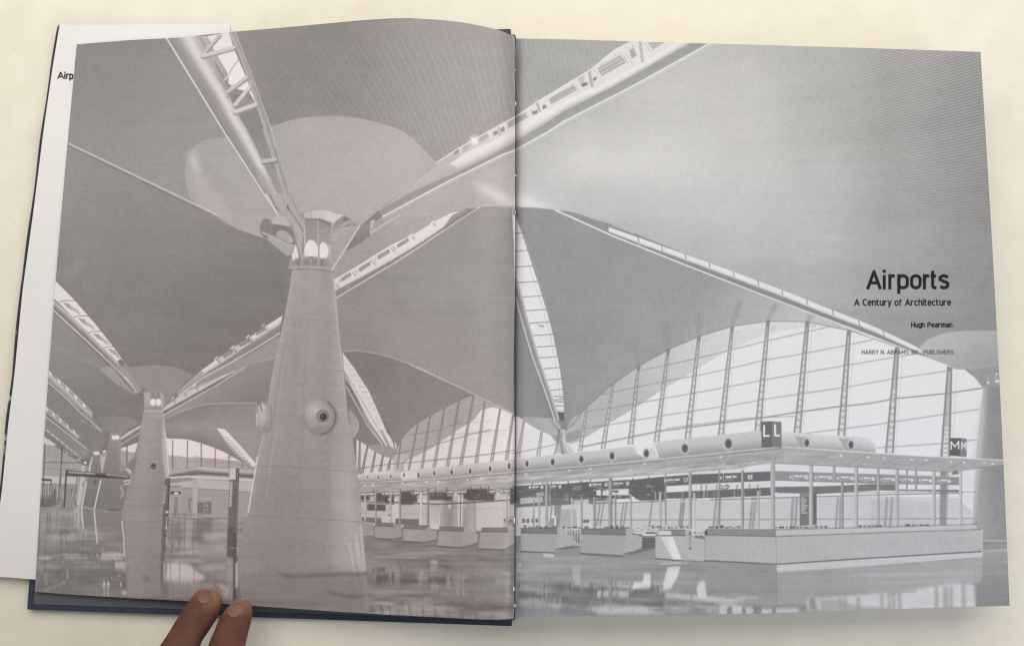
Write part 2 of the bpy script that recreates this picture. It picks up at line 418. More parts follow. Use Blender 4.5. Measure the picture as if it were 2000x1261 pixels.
def draw_right_glow():
    # light vault between the two long tubes, left page part
    poly([(700, 452), (753, 420), (877, 353), (983, 302), (1007, 293), (1007, 404), (967, 403), (935, 406), (883, 417), (763, 482), (652, 552), (640, 520), (690, 470)],
         G(720, 480, 166, 990, 330, 186))
    poly(sp([(790, 412), (860, 368), (884, 362), (886, 372), (868, 392), (820, 420), (760, 445)]), 182, .5, soft=3)
    line(sp([(884, 358), (887, 370), (878, 385)]), 2, 196, .6)
    poly([(925, 355), (950, 362), (1007, 392), (1007, 404), (985, 400), (940, 372)], 226, .8, soft=7)
    line([(905, 345), (1007, 300)], 14, 176, .5, soft=5)
    for k in range(5): line([(760 + 5 * k, 428 + 4 * k), (1000, 305 + 5 * k)], 1, 192 - k, .5)

def draw_right_vault():
    V = [(1007, 60), (1990, 60), (1990, 1250), (1700, 720), (1500, 560), (1200, 440), (1110, 413), (1060, 407), (1007, 404)]
    xs = [1007, 1150, 1300, 1450, 1600, 1750, 1960]; ys = [60, 200, 320, 400, 480, 560, 660, 760]
    T = np.array([[176, 184, 190, 188, 178, 168, 158],
                  [176, 186, 196, 194, 180, 165, 151],
                  [188, 208, 208, 199, 185, 167, 151],
                  [200, 192, 196, 196, 188, 170, 150],
                  [190, 172, 186, 188, 184, 170, 152],
                  [180, 168, 174, 178, 178, 166, 152],
                  [170, 165, 168, 170, 168, 158, 148],
                  [165, 160, 160, 160, 158, 152, 146]], np.float32)
    def tone(X, Y):
        fx = np.interp(X[0], xs, range(7)); fy = np.interp(Y[:, 0], ys, range(8))
        xi = np.minimum(fx.astype(int), 5); yi = np.minimum(fy.astype(int), 6); u = (fx - xi)[None]; w = (fy - yi)[:, None]
        u = u * u * (3 - 2 * u); w = w * w * (3 - 2 * w)
        g = lambda a, b: T[np.ix_(a, b)]
        return (g(yi, xi) * (1 - u) + g(yi, xi + 1) * u) * (1 - w) + (g(yi + 1, xi) * (1 - u) + g(yi + 1, xi + 1) * u) * w
    poly(V, tone)
    def ribs(X, Y):
        th = np.arctan2(Y - 450, X - 470)
        th = th + 0.00000006 * (X - 1400) ** 2
        ph = th * 2 * math.pi / 0.00405
        amp = 8.0 * np.clip((X - 1230) / 330, .0, 1) * np.clip((450 - Y) / 200, 0, 1) + 5.0 * np.clip((1560 - X) / 200, 0, 1) * np.clip((330 - .18 * (X - 1000) - Y) / 90, 0, 1)
        amp = amp + 3.2 * np.clip((X - 1600) / 200, 0, 1) * np.clip((620 - Y) / 160, 0, 1)
        s = np.sin(ph)
        return amp * (s + .25 * np.sign(s))
    add(V, ribs)
    def streaks(X, Y):
        th = np.arctan2(Y - 450, X - 470) + 1.2
        g = np.random.RandomState(8).rand(400).astype(np.float32) - .5
        g = np.convolve(g, [.25, .5, .25], 'same'); u = th * 130
        i = np.clip(u.astype(int), 0, 397); f = u - i
        return 6 * (g[i] * (1 - f) + g[i + 1] * f) * np.clip((X - 1150) / 500, .1, 1)
    add(V, streaks)
    R_ = [(1007, 60), (1245, 70), (1153, 137), (1053, 197), (1007, 228)]
    poly(R_, G(1020, 80, 166, 1200, 140, 172))
    add(R_, lambda X, Y: -13 * np.clip(1.05 - np.abs(((X - .2 * Y) / 8.6) - np.round((X - .2 * Y) / 8.6)) * 8.6, 0, 1) + 5 * np.clip(1.1 - np.abs(((X - .2 * Y) / 12.9 + .3) - np.round((X - .2 * Y) / 12.9 + .3)) * 12.9, 0, 1))
    poly([(1007, 375), (1040, 390), (1100, 410), (1007, 405)], 232, .7, soft=6)

def draw_tube_two():
    top = [(852, 318)] + C3([(600, 862), (735, 787), (850, 722), (915, 688)]) + [(1053, 197), (1153, 137)] + C4([(300, 295), (400, 245), (420, 235)])
    ttop = C3([(455, 962), (545, 955), (650, 880), (800, 818), (917, 745), (1000, 692), (1090, 645), (1370, 510)]) + C4([(180, 520), (470, 365), (600, 285), (720, 215)])
    tbot = [(738, 412)] + C3([(330, 1115), (600, 1000), (780, 910), (920, 833), (1100, 722)]) + C4([(0, 655), (300, 505), (600, 335), (830, 210)])
    dbot = [(748, 423)] + C3([(530, 1062), (850, 905), (920, 880), (1100, 780)]) + C4([(0, 715), (400, 510), (870, 250), (960, 200)])
    poly(top + ttop[::-1], G(860, 318, 182, 1000, 235, 222))
    # panes seen in the band of glass
    W = [(C3([(610, 865), (655, 838), (668, 850), (615, 882)]), 150), (C3([(700, 812), (757, 780), (765, 800), (706, 838)]), 152),
         (C3([(560, 885), (588, 872), (588, 895), (563, 910)]), 150), (C3([(490, 935), (530, 915), (528, 932), (495, 950)]), 158),
         (C3([(790, 772), (815, 765), (816, 788), (793, 796)]), 150), (C3([(833, 752), (856, 742), (858, 768), (836, 776)]), 150),
         (C3([(870, 722), (980, 662), (990, 688), (878, 752)]), 158), (C3([(1015, 655), (1050, 645), (1050, 665), (1020, 675)]), 142),
         (C3([(1078, 620), (1102, 610), (1102, 632), (1080, 642)]), 142), (C3([(1115, 582), (1262, 500), (1280, 528), (1128, 612)]), 164),
         (C3([(1283, 452), (1315, 432), (1322, 448), (1318, 500), (1306, 510)]), 196), (C3([(1308, 490), (1342, 482), (1342, 500), (1312, 510)]), 128),
         (C3([(1375, 460), (1395, 448), (1395, 466), (1378, 478)]), 140),
         (C4([(200, 402), (340, 320), (368, 368), (218, 452)]), 176), (C4([(485, 250), (600, 245), (520, 295)]), 182), (C4([(385, 295), (420, 280), (438, 320), (402, 345)]), 170)]
    for p, v in W:
        poly(p, v)
        q = np.array(p); n = len(q)
        if n == 4 and np.hypot(*(q[1] - q[0])) > 14:
            for t in (.28, .72): line([tuple(q[0] + (q[3] - q[0]) * t), tuple(q[1] + (q[2] - q[1]) * t)], 1.6, 206, .9)
    for a, b, w, v in (((820, 742), (836, 822), 4, 182), ((1042, 590), (1075, 690), 5, 182), ((1350, 408), (1370, 520), 5, 180), ((1385, 400), (1415, 455), 8, 220), ((1262, 480), (1300, 520), 9, 222),
                       ((545, 900), (548, 955), 4, 190), ((598, 870), (604, 900), 5, 216), ((765, 775), (775, 808), 6, 222), ((985, 650), (1005, 690), 8, 222), ((860, 735), (868, 765), 5, 222), ((1098, 600), (1120, 630), 7, 224)):
        line(C3([a, b]), w, v)
    for a, b, w, v in (((450, 245), (466, 362), 6, 188), ((480, 250), (512, 295), 8, 220), ((350, 315), (392, 372), 10, 222), ((405, 250), (440, 320), 7, 225)):
        line(C4([a, b]), w, v)
    for a, b in (((976, 655), (996, 695)), ((1092, 600), (1112, 632)), ((1252, 488), (1290, 530)), ((1300, 445), (1345, 512)), ((1378, 405), (1406, 462)), ((1048, 588), (1082, 688)), ((1362, 408), (1380, 515)), ((756, 778), (766, 812)), ((1010, 640), (1030, 690)), ((885, 712), (990, 655)), ((1135, 572), (1262, 490))):
        line(C3([a, b]), 1, 176, .8)
    for a, b in (((215, 385), (345, 305)), ((225, 440), (370, 355)), ((345, 318), (385, 375)), ((362, 310), (402, 368)), ((400, 252), (432, 325)), ((475, 252), (508, 300)), ((500, 258), (600, 240)), ((208, 425), (362, 340))):
        line(C4([a, b]), 1.1, 172, .8)
    line(top, 2.6, 226, .95)
    poly([(852, 318), (880, 316), (905, 333), (800, 380), (748, 414), (738, 412)], G(740, 410, 176, 890, 330, 196))
    strip(ttop, tbot, [222, 234, 236, 230, 222, 210, 192, 182], n=40)
    poly([(852, 318), (875, 316), (900, 333), (820, 372), (748, 414), (738, 412)], 183, .9, soft=3)
    line(C3([(455, 960), (280, 1110), (140, 1215)]), 1.8, 160, .8)
    strip(tbot, dbot, [160, 158, 163], n=40)
    line([(1007, 277 + 6), (1200, 176), (1385, 88)], 4, 168, .3)
    line(dbot, 3.6, 228, .9)
    line([(x, y + 6) for x, y in dbot], 1.2, 214, .7); line([(x, y + 9) for x, y in dbot], 1, 165, .45)
    # sun star with its rays, drawn in the print
    for q in range(12):
        an = q * math.pi / 6 + .2; L = 12 if q % 2 else 8
        line([(926.5, 275), (926.5 + L * math.cos(an), 275 + L * math.sin(an))], 1.8, 246, .7, w2=.4)
    ell(926.5, 275, 10, 10, 240, .6, soft=4); ell(926.5, 275, 5.5, 5.5, 255)

def ridge_tube(top, tbot, dbot, ticks, wins, tv=(225, 228, 214), dv=(150, 140), lw=2.6, lv=208):
    strip(top, tbot, tv, n=16)
    strip(tbot, dbot, dv, n=16)
    line(dbot, lw, lv)
    for p in wins:
        poly(p, 186, .9)
        line(p + [p[0]], 1.3, 122, .9)
        q = np.array(p); line([tuple((q[0] + q[3]) / 2), tuple((q[1] + q[2]) / 2)], 2, 140, .8)
        d = (q[1] - q[0]) * .22; line([tuple(q[0] - d), tuple(q[3] - d * .8)], 1.2, 150, .8); line([tuple(q[0] - d * 1.5), tuple(q[3] - d)], 1, 165, .8)
    for a, b in ticks:
        line([a, b], 1.8, 132, .85); line([(a[0] + 3, a[1] - 3), (b[0] + 2, b[1] - 4)], 1.2, 160, .8); line([(a[0] - 4, a[1]), (a[0] + 1, a[1] - 5)], 2, 236, .8)

def draw_tube_three():
    wins = [C7(p) for p in ([(800, 428), (852, 398), (855, 415), (803, 448)], [(905, 372), (965, 335), (968, 352), (908, 392)], [(1015, 298), (1078, 262), (1082, 280), (1018, 318)], [(1128, 235), (1190, 196), (1194, 212), (1132, 250)])]
    ticks = [C7(p) for p in ([(862, 395), (885, 415)], [(972, 325), (998, 350)], [(1090, 252), (1112, 275)], [(1212, 182), (1226, 200)], [(1338, 110), (1350, 125)], [(768, 462), (785, 490)])]
    ridge_tube(C7([(752, 440), (830, 398), (960, 318), (1090, 240), (1250, 158), (1340, 100), (1450, 45), (1500, 38)]),
               C7([(762, 505), (960, 400), (1120, 310), (1260, 225), (1400, 130), (1500, 60), (1540, 35)]),
               C7([(766, 548), (960, 430), (1100, 348), (1300, 218), (1500, 82), (1608, 15)]), ticks, wins)
    poly(C7([(1400, 130), (1450, 60), (1540, 20), (1600, 18), (1500, 80), (1400, 148)]), 140, .8)
    line([(652, 549), (763, 480), (817, 454)], 1.6, 232)
    for a, b in (((830, 500), (850, 470)), ((1050, 360), (1075, 325)), ((1280, 215), (1300, 185))): line(C7([a, b]), 1.4, 190, .8)
    # its lower end, left of the column
    wins = [C6(p) for p in ([(1405, 815), (1460, 785), (1464, 800), (1408, 830)], [(1310, 880), (1360, 850), (1364, 866), (1314, 897)])] + \
           [C7(p) for p in ([(300, 745), (350, 720), (352, 735), (304, 762)], [(200, 810), (250, 785), (254, 800), (206, 825)], [(110, 870), (155, 848), (158, 862), (114, 886)])]
    ticks = [C6(p) for p in ([(1370, 838), (1385, 858)], [(1270, 905), (1285, 925)], [(1455, 780), (1475, 805)])] + [C7(p) for p in ([(345, 712), (370, 740)], [(255, 778), (275, 800)], [(160, 845), (180, 862)], [(72, 905), (88, 922)])]
    ridge_tube(C7([(455, 648), (345, 718), (255, 780), (160, 842), (70, 905), (-20, 970)]) + [(358, 755)],
               C7([(445, 700), (300, 792), (180, 872), (80, 940), (0, 990)]) + [(355, 764)],
               C7([(438, 752), (300, 838), (150, 925), (0, 1005)]) + [(350, 772)], ticks, wins, tv=(222, 224, 205, 185))
    poly([(343, 765), (380, 735), (393, 723), (400, 728), (350, 772)], 166, .9, soft=1)

def draw_mid_left():
    # lower vaults between the small and the big column
    poly([(350, 775), (400, 738), (438, 716), (477, 700), (545, 690), (530, 800), (500, 787), (440, 787), (383, 793), (322, 815), (318, 800)], G(420, 720, 158, 480, 790, 140))
    poly([(400, 738), (480, 714), (545, 698), (545, 690), (546, 655), (500, 684), (400, 737)], 158)
    ridge_tube(C6([(1430, 948), (1300, 1000), (1200, 1045), (1090, 1090), (960, 1182)]), C6([(1430, 948), (1260, 1040), (1100, 1130), (955, 1210)]), C6([(1432, 952), (1260, 1060), (1100, 1150), (962, 1228)]),
               [C6(p) for p in ([(1075, 1100), (1090, 1120)], [(1145, 1065), (1158, 1085)], [(1015, 1140), (1028, 1160)])], [], tv=(176, 205, 190), dv=(128, 128), lw=2.2, lv=196)
    line(sp([(477, 716), (500, 708), (536, 699)]), 1.6, 172)
    poly(sp([(322, 818), (383, 793), (440, 787), (500, 787), (528, 792)]) + [(528, 900), (497, 905), (440, 840), (322, 840)], G(380, 800, 140, 500, 870, 152))
    line(sp([(322, 817), (383, 793), (440, 787), (500, 787)]), 1.6, 176)
    poly([(322, 822), (480, 815), (525, 870), (495, 905), (450, 880), (400, 850), (322, 848)], 158, .6, soft=8)

def draw_left_edge_skylights():
    # three receding roof lights at the left edge
    poly([(100, 600), (262, 768), (290, 790), (280, 830), (235, 850), (215, 842), (90, 720), (85, 700)], G(130, 640, 150, 200, 800, 134))
    line(sp([(100, 667), (140, 690), (197, 718)]), 6, 158, .6, soft=3)
    poly([(85, 700), (100, 720), (180, 808), (205, 850), (190, 878), (160, 858), (85, 790)], 140)
    poly([(85, 790), (160, 858), (178, 880), (158, 900), (88, 838)], 146)
    # nearest
    strip(C6([(315, 560), (430, 660), (520, 745), (600, 830), (692, 912), (760, 975), (830, 1075)]), C6([(312, 605), (480, 760), (640, 915), (720, 1010), (800, 1085)]), [200, 188, 165, 138, 120], n=16)
    poly(C6([(325, 445), (430, 550), (560, 700), (640, 800), (718, 905), (690, 912), (600, 830), (520, 745), (430, 660), (340, 570), (312, 545)]), 226)
    poly(C6([(690, 912), (718, 900), (760, 970), (815, 1060), (800, 1080), (740, 1010)]), 124)
    line(C6([(715, 903), (770, 985), (820, 1060)]), 2, 165)
    for i in range(5):
        x = 345 + i * 88; y = 568 + i * 90
        line(C6([(x, y), (x + 32 - i * 3, y - 8), (x + 100 - i * 13, y - 8)]), 1.5, 120, .8)
        poly(C6([(x + 20, y + 2), (x + 62, y + 12), (x + 78, y + 50), (x + 50, y + 34)]), 150, .8)
        for q in range(4):
            line(C6([(x + 72 + 13 * q - 2 * i, y + 22 + 9 * q), (x + 85 + 12 * q - 2 * i, y + 52 + 6 * q)]), 1.6, 140, .75)
        line(C6([(x + 90 - i * 5, y + 40), (x + 120 - i * 9, y + 70)]), 1, 150, .7)
    line(C6([(312, 615), (480, 770), (600, 882), (720, 1000), (785, 1100)]), 2.6, 206)
    line(C6([(310, 630), (600, 895), (760, 1090)]), 2, 120, .4)
    # second
    strip(C6([(285, 970), (400, 1070), (540, 1210)]), C6([(280, 1010), (380, 1110), (540, 1255)]), [210, 190, 160], n=8)
    strip(C6([(280, 1010), (380, 1110), (540, 1255)]), C6([(276, 1045), (380, 1140), (530, 1270)]), [170, 128, 120], n=8)
    for i in range(15):
        t = i / 15
        line([(97 + 82 * t, 725 + 80 * t), (101 + 82 * t, 732 + 78 * t)], 2.2, 130 if i % 3 else 236, .85)
    line([(94, 746), (130, 778), (152, 800), (198, 840)], 2.4, 200)
    # third
    strip([(89, 792), (122, 820), (154, 850)], [(89, 806), (120, 836), (152, 864)], [210, 180, 140], n=6)
    for i in range(14):
        t = i / 14; line([(90 + 62 * t, 796 + 50 * t), (93 + 62 * t, 803 + 48 * t)], 2, 232 if i % 3 == 0 else 130, .8)
    line([(88, 812), (170, 876)], 2.2, 190)
    line([(86, 806), (166, 868)], 3, 118, .6)
    strip([(86, 833), (160, 893)], [(86, 842), (158, 898)], [178, 130], n=6)
    for i in range(7): line([(92 + 9 * i, 840 + 7.5 * i), (96 + 9 * i, 843 + 7.5 * i)], 2, 225, .7)
    # caps of the receding columns
    poly(sp(C6([(590, 950), (680, 942), (780, 948), (900, 938), (1050, 958), (1130, 1000)])) + C6([(1090, 1030), (985, 1150), (960, 1190), (845, 1190), (845, 1110), (780, 1100), (680, 1042), (600, 975)]), 152)
    poly(C6([(590, 950), (680, 942), (740, 960), (830, 1080), (800, 1108), (780, 1100), (680, 1042), (600, 975)]), 164, .8, soft=2)
    line(C6([(590, 960), (680, 1042), (790, 1105)]), 1.8, 172, .7)
    strip(C6([(640, 900), (720, 1000), (800, 1090)]), C6([(610, 895), (700, 1000), (780, 1095)]), [150, 128], n=6)
    line(C6([(600, 882), (720, 1000), (800, 1095)]), 2, 200)
    for x, y in ((735, 1010), (745, 1018), (755, 1030), (770, 1045)): ell(x / 3, 400 + y / 3, 1.6, 1.6, 215)
    poly(E5([(745, 92), (900, 76), (1100, 92), (1225, 145), (1010, 260), (1000, 340), (880, 340), (880, 250), (800, 235), (790, 180)]), 143)
    line(sp(E5([(745, 92), (900, 76), (1100, 92), (1225, 145)])), 1.2, 158, .7)
    poly(E5([(570, 325), (700, 318), (860, 330), (775, 460), (775, 520), (690, 520), (690, 450), (640, 430)]), 140)
    strip(E5([(575, 130), (700, 185), (800, 225)]), E5([(560, 100), (700, 200), (790, 238)]), [150, 176], n=5)
    line(E5([(520, 0), (700, 150), (800, 240)]), 1.8, 186)

def draw_left_hall():
    # far glass walls, concourse and small columns at the left
    poly([(60, 850), (90, 858), (120, 880), (158, 905), (262, 880), (262, 1010), (60, 1010)], 168)
    poly([(84, 852), (96, 858), (112, 870), (86, 868)], 206)
    rs = np.random.RandomState(3)
    for i in range(70):
        x = rs.uniform(82, 166); y = rs.uniform(872, 925); line([(x, y), (x + rs.uniform(3, 14), y + .5)], 1.2, rs.uniform(150, 192), .6)
    for i in range(22):
        x = rs.uniform(86, 160); y = rs.uniform(880, 915); poly([(x, y), (x + 5, y), (x + 5, y + 4), (x, y + 4)], rs.uniform(155, 185), .7)
    poly([(80, 928), (152, 932), (152, 944), (80, 942)], 196)
    poly([(80, 944), (150, 946), (150, 992), (76, 990)], 150)
    for xx, a, b, w in ((87.5, 866, 990, 2), (121.5, 874, 948, 2.2), (117.5, 930, 985, 1.5), (150.5, 930, 985, 1.5)): line([(xx, a), (xx - 4, b)], w, 108)
    line([(82, 902), (163, 903)], 1.6, 120); line([(82, 914), (150, 916)], 1, 145)
    for i in range(60):
        x = rs.uniform(78, 150); y = rs.uniform(948, 985); h = rs.uniform(4, 18)
        line([(x, y), (x - .5, min(990, y + h))], rs.uniform(1, 2.4), rs.uniform(95, 215), .6)
    poly([(79, 934), (101, 935), (101, 939), (79, 938)], 92); line([(100, 936), (99, 975)], 2, 100)
    poly([(79, 968), (102, 965), (110, 950), (110, 985), (100, 990), (78, 990)], 112, .8)
    for i in range(9): line([(81 + 2.3 * i, 948), (80 + 2.3 * i, 972)], 1.2, 110 if i % 2 else 210, .75)
    # farthest column
    strip([(160, 905), (158, 935), (150, 985)], [(173, 905), (172, 940), (165, 988)], [205, 190, 160, 150], n=6)
    poly([(158, 898), (176, 898), (173, 908), (161, 908)], 128); ell(166.5, 903, 2.4, 2.4, 235)
    # glass between the columns
    poly(E5([(1010, 430), (1200, 365), (1170, 480), (1010, 455)]), 220)
    poly(E5([(1010, 450), (1170, 480), (1130, 700), (1010, 690)]), 172)
    for k in range(7): line(E5([(1010, 480 + 28 * k), (1150, 486 + 28 * k)]), 1, 158, .7)
    line(E5([(1078, 390), (1076, 640)]), 2, 112)
    poly(E5([(775, 520), (850, 470), (800, 700), (770, 700)]), 178)
    for k in range(5): line(E5([(785, 540 + 30 * k), (830, 530 + 30 * k)]), 1.4, 215, .7)
    strip(E5([(770, 510), (850, 455)]), E5([(780, 530), (855, 475)]), [200, 130], n=4)
    ell(203.5, 881, 3, 1.8, 230, rot=-.5)
    strip(E5([(1010, 310), (1100, 245), (1245, 165)]), E5([(1010, 345), (1110, 280), (1245, 195)]), [214, 196, 130], n=6)
    line(E5([(1010, 385), (1230, 250)]), 2.2, 182)
    # fourth and third column
    poly(E5([(690, 515), (775, 515), (780, 600), (800, 760), (760, 860), (710, 1105), (575, 1075)]), G(175, 900, 140, 170, 990, 130))
    poly(E5([(870, 330), (1000, 330), (1010, 560), (1120, 760), (1060, 1000), (1020, 1155), (870, 1150), (712, 1110), (785, 790), (850, 480)]), G(225, 860, 147, 225, 990, 132))
    poly(E5([(985, 340), (1005, 340), (1040, 690), (1000, 690)]), 168, .7, soft=2)
    line(E5([(690, 530), (655, 690)]), 2, 218); line(E5([(625, 810), (578, 1070)]), 2, 218)
    line(E5([(785, 785), (745, 960), (712, 1110)]), 2.2, 226); line(E5([(850, 480), (800, 690)]), 1.6, 190, .7)
    for cx, cy, r in ((222, 853.7, 3.9), (229, 853.7, 4.2), (185.6, 884.6, 2.9), (190.9, 884.6, 2.9)): ell(cx, cy, r, r, 240); ell(cx, cy, r + 2, r + 2, 220, .3, soft=2)
    line(E5([(905, 255), (910, 330)]), 1.4, 175, .7); line(E5([(1000, 250), (1005, 320)]), 1.4, 175, .7)
    ell(186, 941, 3, 4, 112); ell(163, 946, 3.5, 5, 160)
    for k in range(8): ell(213 + 2.6 * k, 994 + (k % 3), 1.8, 1.2, 104, .8)
    # hanging sign on two posts
    line(E5([(400, 680), (370, 1160)]), 3.2, 92)
    poly(E5([(410, 672), (1110, 735), (1105, 775), (410, 735)]), 88)
    for i in range(10):
        x = 425 + i * 30; line(E5([(x, 700 + i * 1.2), (x + 22, 698 + i * 1.8)]), 1.8, 222, .9)
        line(E5([(x + 10, 716 + i * 1.2), (x + 26, 716 + i * 1.8)]), 1, 190, .8)
    for i in range(8):
        x = 850 + i * 31; line(E5([(x, 722 + i * 3), (x + 22, 722 + i * 3.4)]), 1.8, 222, .9); line(E5([(x + 4, 738 + i * 3), (x + 22, 740 + i * 3.4)]), 1, 190, .8)
    line([(132, 919), (253, 930)], 1, 190, .7)
    for p in ([(1045, 800), (1110, 780), (1105, 820), (1050, 835)], [(1060, 665), (1125, 680), (1110, 700)]):
        line(E5(p), 2.4, 212, .9)
    line([(237, 950), (240, 965), (236, 970)], 5, 178, .6)

def draw_middle_hall():
    # hall behind the second column: glass arc, canopy tube, shop wall
    poly(E6([(10, 470), (1130, 470), (1080, 1300), (0, 1300)]), 168)
    arc_ = sp(E6([(0, 98), (100, 100), (180, 102), (330, 120), (480, 165), (620, 215), (760, 275), (870, 340), (980, 400), (1060, 470)]))
    poly(arc_ + E6([(1100, 520), (10, 520)]), 222)
    poly(E6([(10, 300), (100, 305), (300, 330), (600, 345), (950, 380), (1060, 470), (1100, 540), (10, 560)]), G(340, 885, 174, 480, 905, 166))
    rs = np.random.RandomState(5)
    for i in range(60):
        x = rs.uniform(330, 470); y = rs.uniform(890, 912); line([(x, y), (x + rs.uniform(4, 16), y + .7)], 1, rs.uniform(150, 190), .6)
    for a, t, b in ((110, 120, 480), (290, 130, 470), (462, 165, 450), (635, 220, 450), (805, 290, 450), (972, 385, 460)): line(E6([(a, t), (a - 3, b)]), 1.8, 120)
    line(E6([(380, 380), (980, 415)]), 1, 140, .7)
    strip(E6([(70, 530), (200, 500), (460, 448)]), E6([(75, 572), (250, 560), (430, 545)]), [190, 140, 122, 118], n=8)
    for k in range(8): line(E6([(90 + 45 * k, 540 - 9 * k), (110 + 45 * k, 532 - 9 * k)]), 1.4, 205, .7)
    strip(E6([(430, 450), (800, 482)]), E6([(430, 540), (800, 562)]), [200, 186, 158, 112, 108], n=5)
    strip(E6([(925, 485), (1120, 500)]), E6([(925, 572), (1100, 585)]), [196, 180, 145, 110, 110], n=5)
    poly(E6([(80, 575), (300, 562), (800, 592), (1100, 610), (1100, 635), (800, 606), (420, 606), (80, 655)]), 190)
    poly(E6([(80, 596), (300, 580), (420, 606), (80, 650)]), 150)
    line(E6([(80, 577), (300, 562), (800, 593), (1105, 612)]), 2, 214)
    poly(E6([(80, 655), (420, 606), (1090, 640), (1075, 762), (800, 738), (420, 712), (220, 712), (80, 690)]), 186)
    poly(E6([(220, 712), (800, 742), (1070, 765), (1000, 1090), (200, 1075)]), 163)
    poly(E6([(80, 690), (215, 690), (210, 1080), (60, 1080)]), 168)
    line(E6([(80, 686), (215, 690)]), 2, 130); line(E6([(415, 715), (1070, 762)]), 2.2, 146); line(E6([(220, 712), (360, 712)]), 2, 140)
    poly(E6([(85, 748), (210, 755), (205, 783), (85, 785)]), 92); ell(344, 962.5, 5, 2, 226)
    poly(E6([(355, 612), (418, 612), (410, 1075), (352, 1075)]), 180)
    poly(E6([(412, 830), (590, 830), (586, 850), (412, 842)]), 178)
    poly(E6([(412, 880), (588, 880), (582, 1030), (410, 1020)]), 128); line(E6([(500, 885), (495, 1025)]), 2, 150)
    poly(E6([(505, 900), (540, 900), (545, 980), (510, 985)]), 160, .8); ell(402.5, 991, 1.6, 2.4, 90)
    poly(E6([(300, 830), (352, 822), (352, 1000), (300, 1000)]), 150); poly(E6([(310, 850), (346, 845), (346, 1000), (310, 1000)]), 128, .8); line(E6([(335, 870), (335, 990)]), 1.6, 196)
    poly(E6([(130, 820), (180, 820), (160, 1080), (120, 1080)]), 132, .7)
    poly(E6([(490, 1068), (790, 1082), (785, 1108), (495, 1098)]), 108); poly(E6([(905, 1085), (1010, 1092), (1005, 1118), (900, 1112)]), 112)
    for k in range(5): line(E6([(590, 800 + 55 * k), (790, 806 + 55 * k)]), .8, 152, .6)

